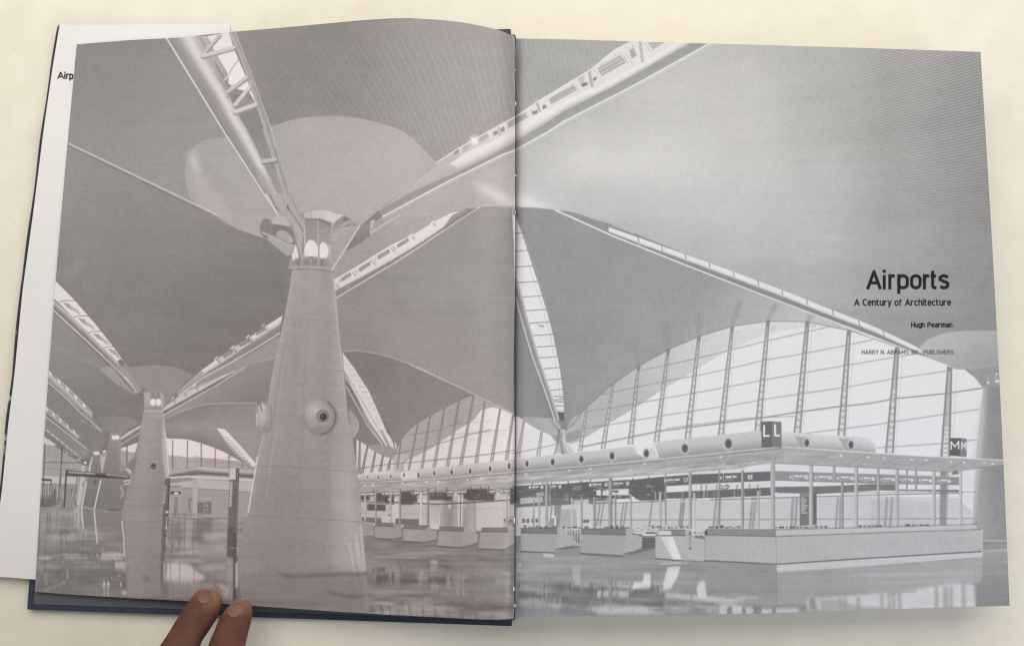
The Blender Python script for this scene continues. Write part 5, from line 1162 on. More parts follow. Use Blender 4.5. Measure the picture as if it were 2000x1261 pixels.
def draw_desks():
    poly([(1103, 1033), (1135, 1033), (1135, 1070), (1103, 1068)], 176); 
    for k in range(16): line([(1107 + 1.8 * k, 1034 + (k * 7) % 9), (1106 + 1.8 * k, 1052 + (k * 5) % 12)], 1.6, 96 if k % 3 else 216, .7)
    desk([(1017, 1040), (1087, 1041), (1083, 1079), (1017, 1076)], [(1017, 1031), (1088, 1030), (1088, 1041), (1017, 1040)], [(1087, 1031), (1103, 1032), (1105, 1043), (1120, 1045), (1120, 1066), (1083, 1079)])
    poly([(1084, 1071), (1118, 1066), (1135, 1067), (1135, 1087), (1083, 1081)], 150); poly([(1084, 1071), (1118, 1065), (1135, 1066), (1100, 1073)], 120)
    desk([(1135, 1043), (1222, 1044), (1217, 1085), (1135, 1080)], [(1135, 1032), (1222, 1031), (1222, 1044), (1135, 1042)], [(1222, 1032), (1238, 1032), (1240, 1046), (1254, 1047), (1253, 1070), (1217, 1085)])
    poly([(1254, 1049), (1281, 1049), (1281, 1070), (1254, 1071)], 112); poly([(1217, 1080), (1280, 1069), (1280, 1092), (1218, 1092)], 148); poly([(1217, 1080), (1270, 1069), (1281, 1071), (1236, 1082)], 124)
    line([(1236, 1042), (1254, 1044)], 2.4, 92, .8); line([(1262, 1040), (1280, 1040)], 2.4, 96)
    desk([(1280, 1045), (1337, 1046), (1333, 1094), (1280, 1090)], [(1286, 1034), (1338, 1034), (1338, 1045), (1280, 1045)], [(1337, 1034), (1350, 1034), (1352, 1046), (1376, 1050), (1376, 1096), (1333, 1094)], 180, 138, 178)
    poly([(1286, 1035), (1310, 1036), (1312, 1044), (1284, 1044)], 212, .9); poly([(1290, 1047), (1303, 1047), (1322, 1090), (1313, 1091)], 212, .85); poly([(1303, 1047), (1314, 1047), (1331, 1092), (1316, 1092)], 220, .95)
    line([(1348, 1040), (1348, 1070)], 1.4, 120, .8); ell(1348, 1041, 3, 4, 130); ell(1348, 1070, 2.4, 2.4, 120); line([(1358, 1048), (1376, 1051)], 3, 110, .8)
    for k in range(5): ell(1357 + 4 * k, 1040 + (k % 2) * 5, 3, 2.4, 128 + 14 * (k % 3), .7)
    # the long desk at the corner
    poly([(1517, 1101), (1918, 1076), (1918, 1087), (1850, 1092), (1700, 1104), (1517, 1117)], 196)
    poly([(1377, 1044), (1515, 1047), (1517, 1101), (1377, 1094)], G(1380, 1060, 174, 1515, 1060, 182))
    poly([(1377, 1033), (1515, 1034), (1515, 1047), (1377, 1044)], 144)
    poly([(1515, 1047), (1600, 1044), (1918, 1033), (1918, 1076), (1700, 1089), (1517, 1101)], 182)
    poly([(1515, 1034), (1700, 1030), (1907, 1024), (1908, 1032), (1700, 1039), (1515, 1046)], 192)
    line([(1380, 1033), (1515, 1033.5), (1700, 1029), (1907, 1023)], 1.4, 116, .85); line([(1377, 1044), (1515, 1047), (1700, 1040), (1918, 1033)], 1.8, 118, .85)
    line([(1377, 1094), (1517, 1101), (1700, 1089), (1918, 1076)], 2.4, 100, .9); line([(1515, 1034), (1517, 1101)], 1.4, 150, .8)
    ell(1379, 1040, 3, 5, 96)
    for x in (1455,): line([(x, 1046), (x, 1098)], 1.2, 196, .6)
    for x in (1566, 1613, 1660, 1700, 1745, 1790, 1838, 1880):
        line([(x, 1044 - (x - 1566) * .03), (x, 1096 - (x - 1566) * .06)], 1, 168, .7); line([(x + 4, 1032), (x + 4, 1040)], 1, 170, .6)
    poly([(1918, 1054), (1990, 1052), (1990, 1072), (1918, 1076)], 150); line([(1918, 1055), (1985, 1055)], 1.6, 200, .8); line([(1918, 1060), (1985, 1060)], 1, 120, .6); line([(1918, 1076), (1985, 1072)], 4, 186, .7, soft=1)
    line([(1918, 1032), (1919, 1086)], 1.4, 216, .8)

def draw_hall_leftpage():
    # check-in hall on the left page, seen past the big column
    B_ = [(697, 946), (1007, 934), (1007, 1036), (900, 1036), (800, 1030), (706, 1022)]
    poly(B_, 188)
    rs = np.random.RandomState(17)
    poly([(697, 950), (1007, 944), (1007, 962), (697, 962)], 170)
    for i in range(70): x = rs.uniform(700, 1000); y = rs.uniform(948, 958); line([(x, y), (x + rs.uniform(4, 20), y - .5)], 1.3, rs.uniform(125, 222), .7)
    poly([(700, 983), (860, 985), (860, 1030), (700, 1025)], 186)
    poly([(717, 983), (753, 985), (753, 997), (717, 996)], 108); line([(716, 1000), (760, 1001)], 2, 215, .8)
    poly([(762, 985), (780, 985), (780, 1020), (762, 1020)], 204); line([(700, 1000), (860, 1003)], 1.2, 160, .7)
    poly([(772, 1012), (818, 1013), (818, 1025), (772, 1023)], 122); poly([(706, 1009), (745, 1011), (745, 1022), (706, 1018)], 126)
    poly([(745, 1000), (770, 1000), (770, 1024), (745, 1024)], 196); ell(760, 1005, 2, 2, 110)
    poly([(838, 990), (858, 990), (860, 1030), (838, 1030)], 202)
    for k in range(6): line([(840 + 3.5 * k, 985), (838 + 3.5 * k, 1022)], 1, 130, .7)
    strip([(863, 976), (858, 1032)], [(930, 976), (930, 1040)], [176, 160, 150, 176, 156, 165, 178, 170], n=5)
    poly([(895, 968), (905, 968), (903, 1030), (894, 1030)], 216, .95, soft=1); line([(900, 966), (899, 1030)], 1.6, 96, .9)
    ell(878, 988, 3, 6, 216, .8, soft=1); ell(908, 986, 2.4, 5, 205, .7, soft=1)
    poly([(929, 976), (976, 976), (986, 984), (984, 1034), (930, 1032)], 196); line([(928, 976), (928, 1038)], 2, 150, .7); line([(863, 991), (975, 992)], 1, 150, .6)
    poly([(984, 970), (1007, 968), (1007, 1034), (984, 1034)], 204)
    for k in range(6): line([(985 + 4 * k, 975), (984 + 4 * k, 1030)], 1.4, 118 if k % 2 else 170, .8)
    poly([(984, 1012), (1007, 1004), (1007, 1030), (984, 1030)], 160, .7); 
    for k in range(9): ell(986 + 2.4 * k, 1015 + (k * 5) % 12, 2, 2.4, rs.uniform(90, 140), .8)
    # dark signs and boards
    for x0, x1, y0, y1 in ((704, 722, 966, 976), (733, 758, 962, 980), (752, 770, 968, 982), (782, 808, 959, 985), (800, 815, 966, 980), (838, 874, 961, 976), (868, 884, 968, 977), (912, 952, 954, 977), (950, 966, 956, 977), (996, 1007, 952, 984), (905, 918, 960, 974)):
        poly([(x0, y0), (x1, y0 - .8), (x1, y1), (x0, y1)], 96, .93, soft=1)
    line([(764, 980), (860, 984), (930, 980), (1007, 975)], 2.4, 100, .9); line([(700, 978), (770, 984)], 2, 110, .9)
    for i, (x0, x1) in enumerate(((702, 710), (715, 730), (747, 760), (764, 780), (804, 818), (822, 838), (872, 886), (895, 911), (953, 967), (980, 996))):
        y = 966 - i * .7; poly([(x0 - 1, y - 5), (x1 + 1, y - 5), (x1 + 1, y + 4), (x0 - 1, y + 4)], 110, .8)
        ell(x0 + 1, y - 1, 1.8, 2.2, 226); text('Masuk', x0 + 4, x1, y, y - .4, 3.4, 1.1, 226, .95); line([(x0 + 4, y + 2.4), (x1 - 2, y + 2)], 1, 196, .7)
    for x in (889, 972): text('L', x, x + 4, 967, 967, 6, 1.4, 226)
    for x, y in ((841, 966), (846, 966), (855, 966), (861, 966), (930, 970), (936, 966), (1001, 962)): ell(x, y, 1.2, 1, 205, .8)
    for x0, y0 in ((758, 972), (770, 973), (818, 975), (826, 975)): poly([(x0, y0), (x0 + 7, y0), (x0 + 7, y0 + 5), (x0, y0 + 5)], 214, .9)
    for x, y0, y1, w, v in ((713, 965, 1016, 3, 190), (734, 952, 1022, 3, 158), (763, 952, 1020, 3, 176), (781, 950, 1030, 3.4, 150), (823, 960, 1024, 4, 200), (836, 952, 1030, 3.4, 140), (806, 955, 972, 2, 120), (850, 950, 965, 2, 120), (872, 948, 962, 2, 120), (919, 945, 960, 2, 120), (938, 944, 958, 2, 120),
                            (954, 944, 962, 2, 120), (990, 962, 1028, 3, 170), (1003, 938, 958, 2.4, 120), (729, 950, 962, 2, 120)):
        post(x, y0, y1, w, v)
    # desks
    poly([(706, 1019), (728, 1022), (731, 1045), (706, 1046)], 158)
    desk([(732, 1026), (767, 1028), (764, 1053), (732, 1050)], [(733, 1020), (768, 1021), (768, 1028), (733, 1026)], [(767, 1022), (783, 1024), (786, 1048), (764, 1053)], 160, 128, 158)
    desk([(788, 1031), (829, 1033), (827, 1059), (787, 1056)], [(788, 1025), (840, 1026), (830, 1033), (788, 1031)], [(829, 1028), (852, 1032), (853, 1053), (827, 1059)], 162, 128, 158)
    poly([(843, 1022), (860, 1024), (860, 1034), (843, 1032)], 200, .9); line([(845, 1034), (860, 1035)], 2, 110, .8)
    desk([(858, 1035), (905, 1037), (900, 1069), (854, 1066)], [(858, 1028), (906, 1029), (906, 1037), (858, 1035)], [(905, 1030), (919, 1031), (921, 1040), (933, 1042), (933, 1060), (900, 1069)], 162, 130, 168)
    poly([(900, 1066), (933, 1060), (936, 1072), (902, 1074)], 132, .8)
    desk([(938, 1038), (991, 1038), (985, 1073), (934, 1071)], [(941, 1030), (992, 1030), (992, 1038), (940, 1038)], [(991, 1031), (1007, 1032), (1007, 1060), (985, 1073)], 160, 128, 166)

def draw_floor_right():
    F = [(1007, 1078), (1083, 1080), (1135, 1084), (1217, 1091), (1280, 1091), (1333, 1095), (1377, 1095), (1517, 1102), (1700, 1090), (1918, 1077), (1990, 1073), (1990, 1240), (1007, 1240)]
    poly(F, G(1300, 1090, 154, 1300, 1190, 148))
    n1 = vnoise(120, 8, 31); n2 = vnoise(44, 3.5, 32); n3 = vnoise(18, 2, 33)
    add(F, lambda X, Y: (24 * n1 + 13 * n2 + 6 * n3)[int(Y[0, 0]):int(Y[0, 0]) + Y.shape[0], int(X[0, 0]):int(X[0, 0]) + Y.shape[1]])
    poly([(1377, 1096), (1517, 1103), (1517, 1180), (1400, 1150), (1377, 1135)], 150, .75, soft=2)
    poly([(1518, 1118), (1700, 1105), (1918, 1089), (1920, 1135), (1800, 1158), (1690, 1160), (1640, 1170), (1518, 1180)], G(1518, 1120, 160, 1900, 1110, 168), .9, soft=1)
    line([(1517, 1104), (1517, 1182)], 1.4, 138, .8)
    poly([(1518, 1102), (1700, 1091), (1918, 1078), (1918, 1087), (1850, 1091), (1700, 1103), (1640, 1106), (1518, 1117)], 202, .9)
    for y in (1122, 1135): line([(1696, y), (1760, y + 1), (1900, y - 6)], 2, 196, .5, soft=1)
    line([(1660, 1122), (1900, 1118)], 2.4, 186, .6, soft=1)
    rs = np.random.RandomState(23)
    # sun patch and bright mirrored windows
    poly([(1304, 1107), (1329, 1105), (1322, 1128), (1311, 1148), (1292, 1153)], 222, .85, soft=1); line([(1290, 1101), (1328, 1098)], 2, 216, .8)
    poly([(1238, 1137), (1256, 1136), (1257, 1119), (1271, 1119), (1270, 1149), (1237, 1150)], 218, .85, soft=1)
    poly([(1365, 1136), (1372, 1133), (1376, 1133), (1380, 1162), (1383, 1166), (1364, 1166), (1360, 1150)], 214, .8, soft=1)
    poly([(1120, 1103), (1134, 1103), (1134, 1140), (1124, 1140), (1118, 1120)], 186, .6, soft=1); poly([(1060, 1078), (1082, 1080), (1082, 1088), (1062, 1087)], 206, .7, soft=1)
    mirror(1008, 1300, 1130, 1204, 1060, .8, 1.6, 4, 61, 8, .8)
    poly([(1095, 1180), (1120, 1160), (1150, 1165), (1150, 1198), (1095, 1198)], 132, .7, soft=2); poly([(1165, 1190), (1180, 1180), (1270, 1188), (1270, 1200), (1165, 1200)], 186, .7, soft=2)
    for i in range(26):
        x = rs.uniform(1296, 1440); y = rs.uniform(1166, 1196); line([(x, y), (x + rs.uniform(10, 40), y + rs.uniform(-1, 1))], rs.uniform(1.4, 3), rs.choice([112, 205, 190]), .6)
    poly([(1300, 1155), (1420, 1168), (1440, 1178), (1300, 1166)], 206, .7, soft=2); poly([(1405, 1180), (1430, 1178), (1480, 1188), (1560, 1186), (1560, 1196), (1405, 1200)], 204, .75, soft=2)
    for x0, x1 in ((1449, 1457), (1471, 1487), (1508, 1515), (1420, 1430)): poly([(x0, 1184), (x1, 1184), (x1, 1200), (x0, 1200)], 128, .85, soft=1)
    line([(1350, 1150), (1352, 1196)], 4, 150, .8, soft=1)
    # right end
    poly([(1600, 1168), (1640, 1164), (1690, 1160), (1745, 1156), (1790, 1150), (1860, 1139), (1902, 1140), (1906, 1186), (1600, 1196)], 208, .8, soft=2)
    poly([(1600, 1170), (1635, 1170), (1680, 1182), (1740, 1186), (1740, 1192), (1600, 1196)], 160, .8, soft=1)
    for x0, x1, y in ((1638, 1644, 1165), (1646, 1653, 1165), (1672, 1680, 1165), (1719, 1725, 1158), (1733, 1739, 1156), (1741, 1748, 1156), (1753, 1760, 1156), (1825, 1832, 1143), (1841, 1852, 1144), (1854, 1861, 1144), (1878, 1885, 1138)):
        poly([(x0, y), (x1, y), (x1 + 1, 1190), (x0 + 1, 1190)], 152, .75, soft=2)
    line([(1740, 1157), (1790, 1154)], 2, 130, .8); line([(1600, 1160), (1690, 1156)], 1.6, 130, .6)
    poly([(1575, 1166), (1600, 1164), (1605, 1190), (1575, 1194)], 196, .6, soft=2); poly([(1580, 1168), (1592, 1167), (1594, 1188), (1582, 1189)], 140, .8, soft=1)
    poly([(1905, 1140), (1918, 1133), (1921, 1080), (1990, 1076), (1990, 1195), (1905, 1195), (1910, 1150)], G(1930, 1080, 156, 1930, 1180, 134), .9, soft=1)
    for y in (1100, 1121, 1170): line([(1900, y), (1972, y - 3)], 1.4, 178, .5)
    # left page part of the wet looking floor
    mirror(722, 1004, 1096, 1208, 1050, .65, 1.6, 4, 71, 10, .65)
    for i in range(26):
        x = rs.uniform(722, 985); y = rs.uniform(1100, 1196); line([(x, y), (x + rs.uniform(4, 26), y + rs.uniform(-1, 1))], rs.uniform(1, 2.2), rs.choice([100, 112, 172, 190]), .5)
    for x, y0, y1, w, v in ((848, 1093, 1118, 13, 198), (876, 1122, 1150, 8, 188), (896, 1130, 1168, 5, 190), (904, 1128, 1160, 5, 196), (900, 1122, 1172, 3, 100), (761, 1108, 1130, 4, 150), (821, 1105, 1150, 3, 160), (716, 1145, 1190, 9, 160), (931, 1100, 1190, 2, 160), (993, 1120, 1180, 12, 170), (1014, 1098, 1120, 9, 216), (848, 1135, 1156, 15, 176)):
        xx = x - w / 2
        for k in range(int((y1 - y0) / 3.2)):
            jx = rs.uniform(-1.5, 1.5); hh = rs.uniform(1.6, 3.4)
            poly([(xx + jx, y0 + 3.2 * k), (xx + w + jx, y0 + 3.2 * k), (xx + w + jx, y0 + 3.2 * k + hh), (xx + jx, y0 + 3.2 * k + hh)], v, rs.uniform(.35, .8), soft=1)
    poly([(880, 1070), (930, 1075), (930, 1155), (885, 1150)], 146, .5, soft=3); poly([(932, 1105), (985, 1105), (985, 1170), (932, 1172)], 150, .5, soft=3)

def vblur(a, r):
    p = np.concatenate([np.repeat(a[:1], r + 1, 0), a, np.repeat(a[-1:], r, 0)], 0)
    c = np.cumsum(p.astype(np.float64), 0); n = a.shape[0]
    return ((c[2 * r + 1:2 * r + 1 + n] - c[:n]) / (2 * r + 1)).astype(np.float32)

def mirror(x0, x1, y0, y1, axis, a, wx, wy, seed, fade=14, boost=1.0, base=None):
    """polished floor: the drawn hall turned over about its foot, broken up by ripples"""
    n1 = vnoise(46, 5, seed); n2 = vnoise(16, 2.2, seed + 1); n3 = vnoise(70, 9, seed + 2)
    Y, X = np.mgrid[y0:y1, x0:x1]
    sy = np.clip((2 * axis - Y + wy * n1[y0:y1, x0:x1] * 2), 5, PH - 5).astype(int)
    sx = np.clip(X + wx * (n2[y0:y1, x0:x1] * 1.4 + n1[y0:y1, x0:x1]), 5, PW - 5).astype(int)
    soft_ = CV[max(0, 2 * axis - y1 - 30):2 * axis - y0 + 30, :]
    sv = CV.copy(); sv[max(0, 2 * axis - y1 - 30):2 * axis - y0 + 30, :] = .35 * soft_ + .65 * vblur(soft_, 4)
    src = sv[sy, sx]
    m = np.clip((Y - y0) / fade, 0, 1) * np.clip((X - x0) / 8, 0, 1) * np.clip((x1 - X) / 8, 0, 1) * np.clip(.75 + 1.3 * n3[y0:y1, x0:x1], .15, 1)
    c = CV[y0:y1, x0:x1]; b = c.copy() if base is None else base
    c += (np.clip(b + (src - 165) * boost, 92, 226) - c) * m * a

def draw_title():
    ink = 30
    s = dict(a=1.0)
    for ch, x0, x1 in (('A', 1692.4, 1721.5), ('i', 1724, 1730), ('r', 1735, 1750), ('p', 1752.5, 1775), ('o', 1777.5, 1800), ('r', 1802.5, 1817), ('t', 1817, 1831), ('s', 1832.5, 1854.5)):
        w = 5.9
        yb = 564.8
        if ch == 'i':
            line([(1727, 565), (1727, 537)], w, ink, butt=True); line([(1727, 526.6), (1727, 532.6)], w, ink, butt=True)
        else: text(ch, x0, x1, yb, yb, 37.5, w, ink, butt=True)
    text('A Century of Architecture', 1668.5, 1857.8, 596.8, 597, 13.2, 2.2, ink + 4, butt=True)
    text('Hugh Pearman', 1779, 1860.2, 639.4, 639.2, 10.2, 1.8, ink + 8, butt=True)
    text('HARRY N. ABRAMS, INC., PUBLISHERS', 1683, 1862.6, 691.7, 691.5, 8.4, 1.1, 76, 1, gap=.3)

def draw_print():
    draw_left_vaults(); draw_right_glow(); draw_right_vault()
    draw_big_cap(); draw_tube_one(); draw_tube_two()
    draw_mid_left(); draw_tube_three(); draw_left_edge_skylights(); draw_left_hall(); draw_middle_hall()
    strip([(424, 836), (440, 850), (497, 912)], [(424, 842), (450, 880), (491, 914)], [226, 214, 150, 190, 120], n=8)
    poly([(424, 835), (440, 838), (470, 870), (500, 905), (497, 912), (470, 890), (440, 858)], 218)
    for k in range(10): line([(440 + 5 * k, 853 + 5.6 * k), (444 + 5 * k, 855 + 5.4 * k)], 1.6, 130, .8)
    draw_floor_left(); draw_right_of_column(); draw_glass_left()
    draw_hall_leftpage(); draw_lower_vault_right(); draw_glass_right(); draw_ridge_right(); draw_right_column()
    draw_hall_right(); draw_gutter_roof_light(); draw_floor_right(); draw_desks(); draw_canopy()
    draw_second_column(); draw_pylons(); draw_big_column(); draw_portholes(); draw_hub()
    global CV
    # the floor is polished stone: everything in it is drawn out downwards
    f = CV[1085:1215]; CV[1085:1215] += (.35 * f + .65 * vblur(vblur(f, 3), 2) - f) * np.clip((YY[1085:1215] - 1096) / 14, 0, 1)
    f = CV[1000:1180, 60:450]; CV[1000:1180, 60:450] += (.6 * vblur(vblur(f, 3), 2) + .4 * f - f) * np.clip((YY[1000:1180, 60:450] - 1012) / 14, 0, 1)
    # print grain, cloudy tone
    CV = .5 * CV + .5 * boxblur(CV, 1)
    CV += 4 * vnoise(60, 60, 51) + 5 * vnoise(4.1, 4.1, 52) + 4.5 * vnoise(2.2, 2.2, 54) + 3.4 * (RNG.rand(PH, PW).astype(np.float32) - .5) * 2 + 3 * vnoise(160, 5, 53) + 3 * vnoise(17, 17, 55)
    CV += (vnoise(220, 220, 56) * 4)
    CV = np.where(CV > 226, 226 + (CV - 226) * .4, CV)
    draw_title()
    CV = CV + .25 * (CV - smooth(CV, 1))
#@@END

# ---------------------------------------------------------------- ink on paper
def paper_image(name, x0, y0, x1, y1, ink, warm):
    """print layer of a sheet: an image made here from the drawing above, laid out in view pixels, room light divided out of its colour"""
    g = CV[y0:y1, x0:x1] / 255.0
    X = XX[y0:y1, x0:x1]; Y = YY[y0:y1, x0:x1]
    rgb = np.stack([g * w for w in warm(X, Y)], -1)
    lin = np.where(rgb < .04045, rgb / 12.92, ((rgb + .055) / 1.055) ** 2.4)
    lin = np.clip((lin - VEIL) / np.stack(ink(X, Y), -1), 0.002, .93)  # ink here is the room light, divided out of the print colour
    srgb = np.where(lin < .0031308, lin * 12.92, 1.055 * lin ** (1 / 2.4) - .055)
    h, w = g.shape
    img = bpy.data.images.new(name, w, h, alpha=False)
    out = np.ones((h, w, 4), np.float32); out[..., :3] = srgb[::-1]
    img.pixels.foreach_set(out.ravel()); img.update(); img.pack()
    return img

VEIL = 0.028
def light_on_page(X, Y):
    """rough fit of the room light over the spread, to divide out of the print colour"""
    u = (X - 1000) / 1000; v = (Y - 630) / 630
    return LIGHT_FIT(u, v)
def page_material(name, img, rough=.42, spec=.34):
    m, nt, b = new_mat(name, (.8, .8, .8), rough, spec)
    t = nd(nt, 'ShaderNodeTexImage'); t.image = img; t.interpolation = 'Cubic'; t.extension = 'EXTEND'
    uv = nd(nt, 'ShaderNodeUVMap'); uv.uv_map = "UVMap"; nt.links.new(uv.outputs[0], t.inputs[0])
    nt.links.new(t.outputs[0], b.inputs['Base Color'])
    tc = nd(nt, 'ShaderNodeTexCoord'); n1 = nd(nt, 'ShaderNodeTexNoise', Scale=900.0, Detail=3.0); n2 = nd(nt, 'ShaderNodeTexNoise', Scale=9.0, Detail=1.0)
    nt.links.new(tc.outputs['Object'], n1.inputs['Vector']); nt.links.new(tc.outputs['Object'], n2.inputs['Vector'])
    b1 = nd(nt, 'ShaderNodeBump', Strength=.05, Distance=.0002); b2 = nd(nt, 'ShaderNodeBump', Strength=.5, Distance=.004)
    nt.links.new(n1.outputs['Fac'], b1.inputs['Height']); nt.links.new(n2.outputs['Fac'], b2.inputs['Height'])
    nt.links.new(b2.outputs['Normal'], b1.inputs['Normal']); nt.links.new(b1.outputs['Normal'], b.inputs['Normal'])
    return m

# left page: outline measured along its edges, raised into a bow towards the gutter
TOP_L = [(150, 87), (250, 79), (350, 73.5), (450, 63), (550, 54.5), (620, 48), (700, 40.5), (760, 36.5), (800, 36), (850, 38.5), (900, 43.5), (950, 53), (980, 61), (1006, 73)]
BOT_L = [(68, 1155), (150, 1161), (250, 1167), (350, 1172), (450, 1179), (550, 1186), (650, 1193), (750, 1199), (850, 1204), (930, 1208.5), (975, 1209.5), (1006, 1207)]
def along(P, s):
    P = np.array(P, float); d = np.concatenate([[0], np.cumsum(np.hypot(*np.diff(P, axis=0).T))]); d /= d[-1]
    return np.interp(s, d, P[:, 0]), np.interp(s, d, P[:, 1])
def left_height(s, t):
    rise = .0058 + .0185 * s ** 1.7
    bow = .017 * (1 - t) ** 1.2 * math.exp(-((s - .76) / .24) ** 2) + .003 * math.exp(-((s - .93) / .06) ** 2)
    drop = .0035 * max(0, (s - .965) / .035) ** 2
    return rise + bow - drop
def left_px(s, t):
    ax, ay = along(TOP_L, s); bx, by = along(BOT_L, s)
    return ax + (bx - ax) * t - 6.0 * math.sin(math.pi * t) * (1 - s) ** 2, ay + (by - ay) * t
def right_height(s, t):
    return .0245 + .0012 * math.sin(math.pi * min(1, s * 1.1)) - .0030 * max(0, 1 - s / .02) ** 2 - .001 * s
TOP_R = [(1006.5, 75.5), (1100, 77), (1300, 83), (1500, 88.5), (1700, 94.5), (1915, 101.5)]
BOT_R = [(1006.5, 1206), (1100, 1203), (1300, 1200.5), (1500, 1197), (1700, 1190), (1850, 1185.5), (1972, 1182)]
def right_px(s, t):
    ax, ay = along(TOP_R, s); bx, by = along(BOT_R, s)
    return ax + (bx - ax) * t + 3.5 * math.sin(math.pi * t) * s ** 2, ay + (by - ay) * t

def sheet(name, pxf, hf, mat, parent, lay, thick=.00015, ns=90, nt_=70, dz=0.0, flip=False, inset=0.0):
    V, U, Fc = [], [], []
    x0, y0, x1, y1 = lay
    for j in range(nt_ + 1):
        for i in range(ns + 1):
            s = inset + (1 - 2 * inset) * i / ns; t = inset + (1 - 2 * inset) * j / nt_
            px, py = pxf(s, t)
            V.append(at(px, py, hf(s, t) + dz)); U.append(((px - x0) / (x1 - x0), 1 - (py - y0) / (y1 - y0)))
    n = len(V)
    V += [v - Vector((0, 0, thick)) for v in V]; U += U
    w = ns + 1
    for j in range(nt_):
        for i in range(ns):
            a = j * w + i
            Fc.append((a, a + w, a + w + 1, a + 1)); Fc.append((n + a, n + a + 1, n + a + w + 1, n + a + w))
    rim = [(i, i + 1) for i in range(ns)] + [(nt_ * w + i + 1, nt_ * w + i) for i in range(ns)] + [(j * w + w, j * w) for j in range(nt_)] + [(j * w + ns, j * w + w + ns) for j in range(nt_)]
    for a, c in rim:
        k = len(V); V += [V[a], V[c], V[n + c], V[n + a]]; U += [U[a], U[c], U[c], U[a]]; Fc.append((k, k + 1, k + 2, k + 3))
    o = link(name, V, Fc, mat, None, U)
    return keep(o, parent)

def prism(name, px_pts, z0, z1, mat, parent, bevel=.0006, z_top=None):
    """a flat board or block with the outline given"""
    n = len(px_pts); top = [at(x, y, z1) for x, y in px_pts]
    V = [Vector((p.x, p.y, z0)) for p in top] + top
    Fc = [tuple(range(n))[::-1] if False else tuple(range(n)), tuple(range(2 * n - 1, n - 1, -1))]
    for i in range(n): j = (i + 1) % n; Fc.append((i, n + i, n + j, j))
    o = link(name, V, Fc, mat, shade=False)
    bm = bmesh.new(); bm.from_mesh(o.data); bmesh.ops.recalc_face_normals(bm, faces=bm.faces)
    if bevel: bmesh.ops.bevel(bm, geom=bm.edges[:], offset=bevel, segments=2, affect='EDGES', profile=.7)
    bm.to_mesh(o.data); bm.free()
    return keep(o, parent) if parent else o

def tube(name, pts, rads, mat, parent, seg=10):
    V, Fc = [], []; n = len(pts)
    for i, p in enumerate(pts):
        a = pts[max(0, i - 1)]; b = pts[min(n - 1, i + 1)]; d = (b - a).normalized()
        u = d.cross(Vector((0, 0, 1)));
        if u.length < .1: u = d.cross(Vector((1, 0, 0)))
        u.normalize(); w = u.cross(d)
        for k in range(seg):
            an = 2 * math.pi * k / seg; V.append(p + (u * math.cos(an) + w * math.sin(an)) * rads[i])
    for i in range(n - 1):
        for k in range(seg):
            k2 = (k + 1) % seg; Fc.append((i * seg + k, i * seg + k2, (i + 1) * seg + k2, (i + 1) * seg + k))
    Fc.append(tuple(range(seg))[::-1]); Fc.append(tuple((n - 1) * seg + k for k in range(seg)))
    o = link(name, V, Fc, mat)
    return keep(o, parent) if parent else o

